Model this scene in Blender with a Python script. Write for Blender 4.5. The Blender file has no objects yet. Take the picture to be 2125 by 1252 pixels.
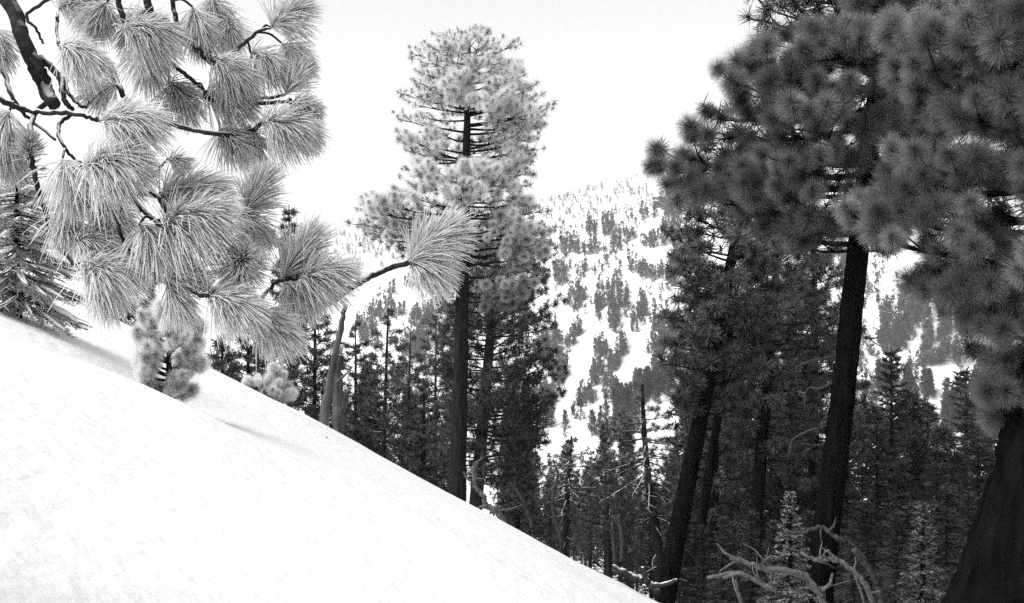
import bpy, math
import numpy as np
from mathutils import Matrix, Vector

rng = np.random.default_rng(11)
S = bpy.context.scene
COL = S.collection

# ------------------------------------------------------------------ camera, sky, sun, exposure
IMW, IMH, F = 2125.0, 1252.0, 2278.0
cam_d = bpy.data.cameras.new("camera")
cam_d.sensor_width = 36.0
cam_d.lens = 36.0 * F / IMW
cam_d.clip_start = 0.05
cam_d.clip_end = 20000.0
cam = bpy.data.objects.new("camera", cam_d)
cam.location = (0, 0, 0)
cam.rotation_euler = (math.radians(90), 0, 0)
COL.objects.link(cam)
S.camera = cam

SUN_EL, SUN_AZ = math.radians(50), math.radians(-112)     # azimuth measured from +Y towards +X: to the left and a little behind, veiled by thin cloud
world = bpy.data.worlds.new("World")
S.world = world
world.use_nodes = True
wn = world.node_tree
wn.nodes.clear()
w_out = wn.nodes.new("ShaderNodeOutputWorld")
w_bg = wn.nodes.new("ShaderNodeBackground")
w_sky = wn.nodes.new("ShaderNodeTexSky")
w_sky.sky_type = 'NISHITA'
w_sky.sun_disc = False
w_sky.sun_elevation = SUN_EL
w_sky.sun_rotation = SUN_AZ
w_sky.altitude = 2000
w_sky.air_density = 1.6
w_sky.dust_density = 6.0
w_bw = wn.nodes.new("ShaderNodeRGBToBW")
w_bg.inputs["Strength"].default_value = 0.105
wn.links.new(w_sky.outputs[0], w_bw.inputs[0])
wn.links.new(w_bw.outputs[0], w_bg.inputs["Color"])
wn.links.new(w_bg.outputs[0], w_out.inputs["Surface"])

sun_d = bpy.data.lights.new("sun", 'SUN')
sun_d.energy = 1.5
sun_d.angle = math.radians(40)
sun_d.color = (1.0, 1.0, 1.0)
sun = bpy.data.objects.new("sun", sun_d)
sv = Vector((math.sin(SUN_AZ) * math.cos(SUN_EL), math.cos(SUN_AZ) * math.cos(SUN_EL), math.sin(SUN_EL)))
sun.rotation_euler = sv.to_track_quat('Z', 'Y').to_euler()
COL.objects.link(sun)

S.view_settings.view_transform = 'Standard'
S.view_settings.look = 'None'
S.view_settings.gamma = 1.0
S.view_settings.exposure = 1.55
S.view_settings.use_curve_mapping = False
S.render.engine = 'CYCLES'
S.cycles.max_bounces = 4
S.cycles.diffuse_bounces = 3
S.cycles.glossy_bounces = 1
S.cycles.volume_bounces = 0
S.cycles.use_denoising = False


# ------------------------------------------------------------------ helpers
def W(px, py, Y):
    """a point of the place: picture position as sighted from the camera station, at its distance"""
    return np.array([(px - IMW / 2) / F * Y, Y, -(py - IMH / 2) / F * Y])


def to_px(p):
    p = np.asarray(p, float)
    y = np.maximum(p[..., 1], 0.05)
    return IMW / 2 + p[..., 0] / y * F, IMH / 2 - p[..., 2] / y * F


_lat = np.random.default_rng(5).random((256, 256))


def vnoise(x, y):
    x = np.asarray(x, float); y = np.asarray(y, float)
    xi = np.floor(x).astype(int); yi = np.floor(y).astype(int)
    fx = x - xi; fy = y - yi
    fx = fx * fx * (3 - 2 * fx); fy = fy * fy * (3 - 2 * fy)
    a = _lat[xi & 255, yi & 255]; b = _lat[(xi + 1) & 255, yi & 255]
    c = _lat[xi & 255, (yi + 1) & 255]; d = _lat[(xi + 1) & 255, (yi + 1) & 255]
    return (a * (1 - fx) + b * fx) * (1 - fy) + (c * (1 - fx) + d * fx) * fy - 0.5


def fbm(x, y, o=4):
    s = 0.0; a = 1.0
    for k in range(o):
        s = s + a * vnoise(x * 2 ** k + 17.3 * k, y * 2 ** k + 5.1 * k); a *= 0.5
    return s


def sstep(a, b, x):
    t = np.clip((x - a) / (b - a), 0, 1)
    return t * t * (3 - 2 * t)


def smax(a, b, k):
    h = np.clip(0.5 + 0.5 * (a - b) / k, 0, 1)
    return b * (1 - h) + a * h + k * h * (1 - h)


class Geo:
    """collects polygons for ONE mesh"""
    def __init__(self):
        self.v = []; self.f3 = []; self.f4 = []; self.a = []; self.n = 0

    def add(self, v, f3=None, f4=None, attr=0.0):
        v = np.asarray(v, float).reshape(-1, 3)
        if f3 is not None and len(f3): self.f3.append(np.asarray(f3, int).reshape(-1, 3) + self.n)
        if f4 is not None and len(f4): self.f4.append(np.asarray(f4, int).reshape(-1, 4) + self.n)
        self.v.append(v)
        self.a.append(np.broadcast_to(np.asarray(attr, float), (len(v),)))
        self.n += len(v)
        return self

    def mesh(self, name, smooth=True, off=None):
        v = np.concatenate(self.v) if self.v else np.zeros((0, 3))
        if off is not None: v = v - np.asarray(off)
        f3 = np.concatenate(self.f3) if self.f3 else np.zeros((0, 3), int)
        f4 = np.concatenate(self.f4) if self.f4 else np.zeros((0, 4), int)
        m = bpy.data.meshes.new(name)
        m.vertices.add(len(v)); m.vertices.foreach_set("co", v.astype(np.float32).ravel())
        nl = f3.size + f4.size
        m.loops.add(nl)
        m.loops.foreach_set("vertex_index", np.concatenate([f3.ravel(), f4.ravel()]).astype(np.int32))
        npoly = len(f3) + len(f4)
        m.polygons.add(npoly)
        starts = np.concatenate([np.arange(len(f3)) * 3, f3.size + np.arange(len(f4)) * 4]).astype(np.int32)
        m.polygons.foreach_set("loop_start", starts)
        m.polygons.foreach_set("use_smooth", np.full(npoly, smooth, dtype=bool))
        at = m.attributes.new("frost_tone", 'FLOAT', 'POINT')
        at.data.foreach_set("value", np.concatenate(self.a).astype(np.float32))
        m.update(calc_edges=True)
        return m


def link(name, mesh, mat, parent=None, loc=None):
    o = bpy.data.objects.new(name, mesh)
    if mat is not None and (not mesh.materials): mesh.materials.append(mat)
    COL.objects.link(o)
    if parent is not None: o.parent = parent
    if loc is not None: o.location = loc
    return o


def empty(name, loc):
    o = bpy.data.objects.new(name, None)
    o.empty_display_size = 0.2
    o.location = loc
    COL.objects.link(o)
    return o


def tag(o, label, cat, group=None):
    o["label"] = label; o["category"] = cat
    if group: o["group"] = group
    return o


def nrm(v):
    v = np.asarray(v, float)
    return v / np.maximum(np.linalg.norm(v, axis=-1, keepdims=True), 1e-9)


def frames(path):
    """tangent, side, up for each point of a polyline"""
    path = np.asarray(path, float)
    t = nrm(np.gradient(path, axis=0))
    ref = np.array([0.13, 0.31, 0.94]) if abs(t[len(t) // 2][2]) < 0.8 else np.array([0.2, 0.97, 0.1])
    s = nrm(np.cross(t, ref)); u = np.cross(s, t)
    return t, s, u


def tube(g, path, rad, n=6, attr=0.0, rough=0.0, cap=True, ridge=0):
    path = np.asarray(path, float); m = len(path)
    rad = np.broadcast_to(np.asarray(rad, float), (m,))
    t, s, u = frames(path)
    a = np.arange(n) / n * 2 * np.pi
    R = np.repeat(rad[:, None], n, 1)
    if rough: R = R * (1 + rough * (rng.random((m, n)) - 0.5))
    if ridge:      # plates and furrows of old bark
        zz = path[:, 2][:, None] / max(float(rad.max()), .05); an = a[None, :] * ridge / (2 * np.pi)
        per = np.where(an > ridge / 2, ridge - an, an)
        fur = np.abs(vnoise(per * 2.2 + 31, zz * 0.9 + 7) + 0.5 * vnoise(per * 4.1, zz * 2.2)) 
        R = R * (1 - 0.16 * np.clip(0.22 - fur, 0, 1) / 0.22 + 0.05 * vnoise(per + 3, zz * 0.3))
    v = path[:, None, :] + R[..., None] * (np.cos(a)[None, :, None] * s[:, None, :] + np.sin(a)[None, :, None] * u[:, None, :])
    i = np.arange(m - 1)[:, None] * n; j = np.arange(n)[None, :]; k = (j + 1) % n
    f4 = np.stack([i + j, i + k, i + n + k, i + n + j], -1).reshape(-1, 4)
    v = v.reshape(-1, 3)
    f3 = []
    if cap:
        e = len(v); v = np.concatenate([v, [path[0] - t[0] * rad[0] * .3, path[-1] + t[-1] * rad[-1] * 0.6]])
        b = (m - 1) * n
        for q in range(n):
            f3.append((e, (q + 1) % n, q)); f3.append((e + 1, b + q, b + (q + 1) % n))
    g.add(v, f3, f4, attr)


def smooth_path(pts, n=14):
    """Catmull-Rom through the points"""
    p = np.asarray(pts, float)
    if len(p) < 3: return p[0] + (p[-1] - p[0]) * np.linspace(0, 1, n)[:, None]
    q = np.concatenate([[2 * p[0] - p[1]], p, [2 * p[-1] - p[-2]]])
    out = []; seg = len(p) - 1
    for u in np.linspace(0, seg - 1e-6, n):
        i = int(u); t = u - i
        a, b, c, d = q[i], q[i + 1], q[i + 2], q[i + 3]
        out.append(.5 * ((2 * b) + (c - a) * t + (2 * a - 5 * b + 4 * c - d) * t * t + (3 * b - a - 3 * c + d) * t ** 3))
    return np.array(out)


def basis(d, n=None):
    """rotation matrices (N,3,3), columns = x, y, z=d, random roll"""
    d = nrm(np.atleast_2d(d))
    r = nrm(rng.normal(size=d.shape))
    x = nrm(np.cross(r, d)); y = np.cross(d, x)
    return np.stack([x, y, d], -1)


# ------------------------------------------------------------------ materials (all neutral grey: the photograph is black and white)
def new_mat(name):
    m = bpy.data.materials.new(name); m.use_nodes = True
    nt = m.node_tree; b = nt.nodes["Principled BSDF"]
    b.inputs["Roughness"].default_value = 0.9
    b.inputs["Specular IOR Level"].default_value = 0.05
    return m, nt, b


def mixf(nt, fac, a, b):
    """grey mix of a and b (floats or sockets)"""
    n = nt.nodes.new("ShaderNodeMix"); n.data_type = 'FLOAT'
    for sock, val in ((n.inputs[0], fac), (n.inputs[2], a), (n.inputs[3], b)):
        if hasattr(val, "is_linked"): nt.links.new(val, sock)
        else: sock.default_value = val
    return n.outputs[0]


def mathn(nt, op, a, b=None, clamp=False):
    n = nt.nodes.new("ShaderNodeMath"); n.operation = op; n.use_clamp = clamp
    for i, val in enumerate((a, b)):
        if val is None: continue
        if hasattr(val, "is_linked"): nt.links.new(val, n.inputs[i])
        else: n.inputs[i].default_value = val
    return n.outputs[0]


def grey(nt, sock, bsdf):
    nt.links.new(sock, bsdf.inputs["Base Color"])


def noise(nt, scale, detail=4, vec=None):
    n = nt.nodes.new("ShaderNodeTexNoise"); n.inputs["Scale"].default_value = scale; n.inputs["Detail"].default_value = detail
    if vec is not None: nt.links.new(vec, n.inputs["Vector"])
    return n.outputs["Fac"]


def coords(nt, scale=(1, 1, 1), kind="Object"):
    c = nt.nodes.new("ShaderNodeTexCoord"); m = nt.nodes.new("ShaderNodeMapping")
    m.inputs["Scale"].default_value = scale
    nt.links.new(c.outputs[kind], m.inputs[0])
    return m.outputs[0]


def bump(nt, bsdf, h, strength, dist):
    n = nt.nodes.new("ShaderNodeBump"); n.inputs["Strength"].default_value = strength; n.inputs["Distance"].default_value = dist
    nt.links.new(h, n.inputs["Height"]); nt.links.new(n.outputs[0], bsdf.inputs["Normal"])


def m_snow():
    m, nt, b = new_mat("snow")
    c = coords(nt)
    n1 = noise(nt, 0.35, 5, c); n2 = noise(nt, 9.0, 6, c)
    sx = nt.nodes.new("ShaderNodeSeparateXYZ"); nt.links.new(c, sx.inputs[0])
    n3 = noise(nt, 0.9, 5, c)
    # bare needle litter under the pines that stand close together on the right, with snow left in patches
    inx = mathn(nt, 'MULTIPLY', mathn(nt, 'SUBTRACT', sx.outputs[0], 1.75), 1.4, True)
    iny = mathn(nt, 'MULTIPLY', mathn(nt, 'SUBTRACT', sx.outputs[1], 8.2), 0.9, True)
    outy = mathn(nt, 'MULTIPLY', mathn(nt, 'SUBTRACT', 70.0, sx.outputs[1]), 0.03, True)
    outx = mathn(nt, 'MULTIPLY', mathn(nt, 'SUBTRACT', 40.0, sx.outputs[0]), 0.05, True)
    mk = mathn(nt, 'MULTIPLY', mathn(nt, 'MULTIPLY', inx, iny), mathn(nt, 'MULTIPLY', outx, outy))
    pat = mathn(nt, 'MULTIPLY', mathn(nt, 'SUBTRACT', 0.62, n3), 9.0, True)
    lit = mathn(nt, 'MULTIPLY', mk, pat)
    snowc = mixf(nt, n1, 0.74, 0.84)
    grey(nt, mixf(nt, lit, snowc, mixf(nt, n2, 0.015, 0.08)), b)
    h = mathn(nt, 'ADD', mathn(nt, 'MULTIPLY', n1, 1.0), mathn(nt, 'MULTIPLY', n2, 0.12))
    bump(nt, b, h, 0.5, 0.3)
    b.inputs["Roughness"].default_value = 0.65
    return m


def translucent(nt, b, col, fac):
    """thin needles and rime let some light through"""
    t = nt.nodes.new("ShaderNodeBsdfTranslucent"); mx = nt.nodes.new("ShaderNodeMixShader")
    nt.links.new(col, t.inputs["Color"]); mx.inputs[0].default_value = fac
    out = next(n for n in nt.nodes if n.type == 'OUTPUT_MATERIAL')
    nt.links.new(b.outputs[0], mx.inputs[1]); nt.links.new(t.outputs[0], mx.inputs[2]); nt.links.new(mx.outputs[0], out.inputs["Surface"])


def m_needles(name, dark, frost_tone, source):
    """green-black needles paled per tuft, some by rime; inner shade and pale rim painted into the colour"""
    m, nt, b = new_mat(name)
    a = nt.nodes.new("ShaderNodeAttribute"); a.attribute_name = "frost_tone"; f = a.outputs["Fac"]
    if source == "obj":
        o = nt.nodes.new("ShaderNodeObjectInfo")
        sp = nt.nodes.new("ShaderNodeSeparateColor"); nt.links.new(o.outputs["Color"], sp.inputs[0])
        f = mathn(nt, 'MULTIPLY', f, sp.outputs[0])
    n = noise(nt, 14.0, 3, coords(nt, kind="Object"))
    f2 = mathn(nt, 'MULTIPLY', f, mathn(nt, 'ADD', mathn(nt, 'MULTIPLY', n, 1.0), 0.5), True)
    col = mixf(nt, f2, dark, frost_tone)
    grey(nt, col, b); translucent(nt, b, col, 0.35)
    b.inputs["Roughness"].default_value = 0.8
    return m


def m_rime(name, dark, frost_tone):
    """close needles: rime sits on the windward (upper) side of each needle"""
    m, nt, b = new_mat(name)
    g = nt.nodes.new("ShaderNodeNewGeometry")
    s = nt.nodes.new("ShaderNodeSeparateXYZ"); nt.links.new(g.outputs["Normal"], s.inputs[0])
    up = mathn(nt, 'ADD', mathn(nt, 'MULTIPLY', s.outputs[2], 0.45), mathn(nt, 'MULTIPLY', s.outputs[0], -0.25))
    a = nt.nodes.new("ShaderNodeAttribute"); a.attribute_name = "frost_tone"
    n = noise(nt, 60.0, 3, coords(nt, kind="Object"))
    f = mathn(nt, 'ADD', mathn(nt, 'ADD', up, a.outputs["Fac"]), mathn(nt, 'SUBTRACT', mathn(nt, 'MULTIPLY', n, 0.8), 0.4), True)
    col = mixf(nt, f, dark, frost_tone)
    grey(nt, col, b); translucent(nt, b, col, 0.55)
    return m


def m_bark(name, lo, hi, stretch=(7, 7, 0.9), snow=0.0, bumpd=0.03):
    m, nt, b = new_mat(name)
    c = coords(nt, stretch)
    n1 = noise(nt, 1.6, 6, c); n2 = noise(nt, 6.0, 4, coords(nt))
    k = mathn(nt, 'ADD', mathn(nt, 'MULTIPLY', n1, 1.6), mathn(nt, 'MULTIPLY', n2, 0.5))
    k = mathn(nt, 'SUBTRACT', k, 0.6, True)
    col = mixf(nt, k, lo, hi)
    if snow:
        g = nt.nodes.new("ShaderNodeNewGeometry")
        s = nt.nodes.new("ShaderNodeSeparateXYZ"); nt.links.new(g.outputs["Normal"], s.inputs[0])
        f = mathn(nt, 'ADD', mathn(nt, 'MULTIPLY', s.outputs[2], 2.2), mathn(nt, 'SUBTRACT', mathn(nt, 'MULTIPLY', n2, 3.0), 3.2 - snow), True)
        col = mixf(nt, f, col, 0.8)
    grey(nt, col, b)
    bump(nt, b, n1, 1.0, bumpd)
    b.inputs["Specular IOR Level"].default_value = 0.0
    return m


M_SNOW = m_snow()
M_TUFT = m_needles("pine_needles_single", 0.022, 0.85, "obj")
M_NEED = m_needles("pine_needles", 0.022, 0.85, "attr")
M_NEEDD = m_needles("fir_needles", 0.012, 0.6, "attr")
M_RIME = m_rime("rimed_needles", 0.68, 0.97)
M_BARK = m_bark("pine_bark", 0.006, 0.032)
M_BARKD = m_bark("dark_pine_bark", 0.0015, 0.009)
M_LIMB = m_bark("limb_bark", 0.006, 0.022, (6, 6, 6))
M_LIMBS = m_bark("snowy_limb_bark", 0.012, 0.05, (6, 6, 6), 1.0)
M_TWIG = m_bark("frosted_twig_bark", 0.012, 0.06, (30, 30, 30), 0.75, 0.004)
M_DEAD = m_bark("weathered_wood", 0.04, 0.17, (25, 25, 25), 0.0, 0.012)
M_SNAG = m_bark("weathered_snag_bark", 0.018, 0.085, (14, 14, 6), 0.0, 0.02)


# ------------------------------------------------------------------ the ground: one sheet from the snow slope to the far mountains
def crest(pts, Y):
    p = np.array(pts, float)
    return (p[:, 0] - IMW / 2) / F * Y, -(p[:, 1] - IMH / 2) / F * Y


AX, AZ = crest([(-1500, 980), (0, 850), (300, 770), (700, 645), (850, 585), (1000, 542), (1130, 490), (1280, 440), (1430, 392), (1600, 365), (2125, 372), (3200, 300)], 900)
BX, BZ = crest([(-1500, 420), (0, 470), (500, 476), (700, 484), (850, 490), (1000, 458), (1130, 415), (1300, 368), (1430, 332), (1490, 318), (1700, 326), (2125, 345), (3400, 300)], 2400)
CX, CZ = crest([(-1500, 1000), (700, 960), (1000, 905), (1150, 868), (1390, 792), (1600, 770), (1900, 800), (2125, 790), (3200, 700)], 450)


def near_h(x, y):
    xs = np.where(x < 1.6, x, 1.6 + 0.16 * (x - 1.6))
    xs = np.where(np.abs(x - 1.6) < 1.2, xs - 0.0, xs)
    yr = np.clip(11 - 1.12 * (x - 1.6), 8.5, 26)
    t = y / yr
    d = np.where(t < 1, 0.10 + 1.45 * np.clip(1 - t, 0, 9) ** 2, 0.10)
    dy = np.clip(y - yr, 0, None)
    d = d + 0.06 * dy * dy / (1 + 0.16 * dy)
    z = -0.196 * y - 0.512 * xs - d
    z = z + 0.15 * fbm(x / 3.1 + 3, y / 3.7, 3) * sstep(3, 9, y) + (0.02 + 0.03 * sstep(6, 12, y)) * fbm(x * 1.1, y * 1.0, 4)
    # the mound round the big trunk on the right, the drift in front of the young pine
    z = z + 0.55 * np.exp(-((x - 3.75) ** 2 + (y - 7.2) ** 2) / 1.6)
    z = z + 0.10 * np.exp(-(((x + 2.55) / 0.8) ** 2 + ((y - 7.3) / 0.6) ** 2))
    z = z - 0.10 * np.exp(-(((x + 2.75) / 0.5) ** 2 + ((y - 8.6) / 0.5) ** 2))
    return z


def far_h(x, y):
    flank = -9.6 - 0.205 * (y - 36) - 0.25 * (x + 2) + 3.0 * fbm(x / 40, y / 40, 3)
    flank = np.minimum(flank, 60)
    z = smax(flank, -62 + 6 * fbm(x / 90, y / 90, 3), 8)
    gul = 6 * fbm(x / 55 + 40, y / 260, 4) + 2.5 * fbm(x / 14, y / 60, 2)
    c = np.interp(x, CX, CZ) - 0.33 * np.clip(450 - y, 0, None) - 0.25 * np.clip(y - 450, 0, None) + 3 * fbm(x / 50 + 9, y / 60, 3)
    z = smax(z, c, 4)
    yy = 900 - y
    a = np.interp(x, AX, AZ) - 0.52 * np.sqrt(np.clip(yy, 0, None) ** 2 + 9) - 0.35 * np.clip(-yy, 0, None) + gul * sstep(0, 60, yy)
    z = smax(z, a, 6)
    yb = 2400 - y
    b = np.interp(x, BX, BZ) - 0.46 * np.sqrt(np.clip(yb, 0, None) ** 2 + 100) - 0.3 * np.clip(-yb, 0, None) + 28 * fbm(x / 220, y / 500, 4) * sstep(0, 250, yb) + 5 * fbm(x / 60, y / 60, 2)
    return smax(z, b, 6)


def H(x, y):
    x = np.asarray(x, float); y = np.asarray(y, float)
    k = sstep(22, 44, np.sqrt(np.clip(y, 0, None) ** 2 + (0.8 * x) ** 2))
    return near_h(x, y) * (1 - k) + far_h(x, y) * k


def build_ground():
    a = 14.0
    ux = np.linspace(-np.arcsinh(2600 / a), np.arcsinh(3000 / a), 500)
    uy = np.linspace(-np.arcsinh(60 / a), np.arcsinh(4200 / a), 400)
    X, Y = np.meshgrid(a * np.sinh(ux), a * np.sinh(uy), indexing='ij')
    Z = H(X, Y)
    nx, ny = X.shape
    i = np.arange(nx - 1)[:, None] * ny; j = np.arange(ny - 1)[None, :]
    f4 = np.stack([i + j, i + ny + j, i + ny + j + 1, i + j + 1], -1).reshape(-1, 4)
    g = Geo().add(np.stack([X, Y, Z], -1).reshape(-1, 3), None, f4)
    o = link("snow_ground", g.mesh("snow_ground"), M_SNOW)
    o["kind"] = "structure"
    return float(Z.min()), float(Z.max())


ZMIN, ZMAX = build_ground()


def hit(px, py, y0=60.0, y1=2600.0, n=190):
    """where sight lines meet the ground (arrays); nan when they leave into the sky"""
    px = np.atleast_1d(px).astype(float); py = np.atleast_1d(py).astype(float)
    Ys = np.geomspace(y0, y1, n)
    x = (px[:, None] - IMW / 2) / F * Ys; z = -(py[:, None] - IMH / 2) / F * Ys
    gap = z - (far_h if y0 >= 60 else H)(x, np.broadcast_to(Ys, x.shape))
    under = gap < 0
    k = np.maximum(under.argmax(1), 1); ok = under.any(1)
    r = np.arange(len(px)); g0, g1 = gap[r, k - 1], gap[r, k]
    y = np.where(ok, Ys[k - 1] + (Ys[k] - Ys[k - 1]) * np.clip(g0 / (g0 - g1 + 1e-9), 0, 1), np.nan)
    return (px - IMW / 2) / F * y, y


# ------------------------------------------------------------------ needle tufts
def pom_template(n, width, spread=105, seed=0):
    """a bottle-brush tuft of straight needles, axis +Z, about 1 across"""
    r = np.random.default_rng(seed)
    th = np.radians(spread) * np.sqrt(r.random(n)); ph = r.random(n) * 2 * np.pi
    d = np.stack([np.sin(th) * np.cos(ph), np.sin(th) * np.sin(ph), np.cos(th)], -1)
    b = np.stack([np.zeros(n), np.zeros(n), -0.35 * r.random(n)], -1) + d * 0.02
    L = 0.5 * (0.70 + 0.34 * r.random(n) ** 0.7)
    side = nrm(np.cross(d, r.normal(size=(n, 3))))
    tip = b + d * L[:, None] + np.array([0, 0, 0.06]) * r.random((n, 1))
    v = np.stack([b - side * width / 2, b + side * width / 2, tip + side * width * .22, tip - side * width * .22], 1).reshape(-1, 3)
    f = np.arange(4 * n).reshape(n, 4)
    return v, f, np.tile([0.02, 0.02, 1.7, 1.7], n)  # dark needle feet, pale tips: inner shade and rim painted into the tuft


def blob_template(n, size, seed=0):
    """coarse clump of leaf-like faces for far crowns"""
    r = np.random.default_rng(seed)
    c = nrm(r.normal(size=(n, 3))) * (0.5 * r.random((n, 1)) ** 0.5)
    e1 = nrm(r.normal(size=(n, 3))); e2 = nrm(np.cross(e1, r.normal(size=(n, 3))))
    v = np.stack([c - e1 * size, c + e1 * size * .3 + e2 * size * .7, c + e1 * size - e2 * size * .3], 1).reshape(-1, 3)
    return v, np.arange(3 * n).reshape(n, 3), np.ones(3 * n)


def scatter(g, tpl, pos, dirs, size, attr, quad=True):
    """copy template v,f to many places inside one mesh"""
    tv, tf, tg = tpl
    pos = np.asarray(pos, float); N = len(pos)
    if N == 0: return
    R = basis(dirs)
    v = pos[:, None, :] + np.einsum('nij,kj->nki', R, tv) * np.asarray(size, float).reshape(-1, 1, 1)
    f = tf[None] + (np.arange(N) * len(tv))[:, None, None]
    at = (np.broadcast_to(attr, (N,))[:, None] * tg[None]).ravel()
    if quad: g.add(v.reshape(-1, 3), None, f.reshape(-1, 4), at)
    else: g.add(v.reshape(-1, 3), f.reshape(-1, 3), None, at)


TUFT_MESH = []
for k in range(4):
    v_, f_, g_ = pom_template(1250, 0.0065, 122, 40 + k)
    TUFT_MESH.append(Geo().add(v_, None, f_, g_).mesh("needle_tuft", smooth=False))
    TUFT_MESH[-1].materials.append(M_TUFT)
POM_MID = [pom_template(46, 0.040, 135, 70 + k) for k in range(3)]
POM_LOW = [pom_template(18, 0.088, 135, 80 + k) for k in range(3)]
POM_FAR = [blob_template(16, 0.24, 90 + k) for k in range(3)]


def place_tuft(parent, p, d, size, frost_tone, off):
    """one tuft as an object of its own, sharing one of four meshes"""
    o = bpy.data.objects.new("needle_tuft", TUFT_MESH[int(rng.integers(4))])
    M = basis(d)[0] * size
    m4 = Matrix([[*M[0], p[0] - off[0]], [*M[1], p[1] - off[1]], [*M[2], p[2] - off[2]], [0, 0, 0, 1]])
    o.matrix_local = m4
    o.color = (float(frost_tone), 0, 0, 1)
    o.parent = parent
    COL.objects.link(o)
    return o


# ------------------------------------------------------------------ pines
def limb_shape(o, az, L, e0, up, n=7, wob=0.05):
    t = np.linspace(0, 1, n)[:, None]
    h = np.array([math.cos(az), math.sin(az), 0.0]); s = np.array([-h[1], h[0], 0])
    p = o + L * t * h + np.array([0, 0, 1.0]) * L * (e0 * t + up * t * t)
    p = p + s * L * wob * rng.normal() * np.sin(t * 3.0) + rng.normal(size=(n, 3)) * L * 0.012 * t
    return p


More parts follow.
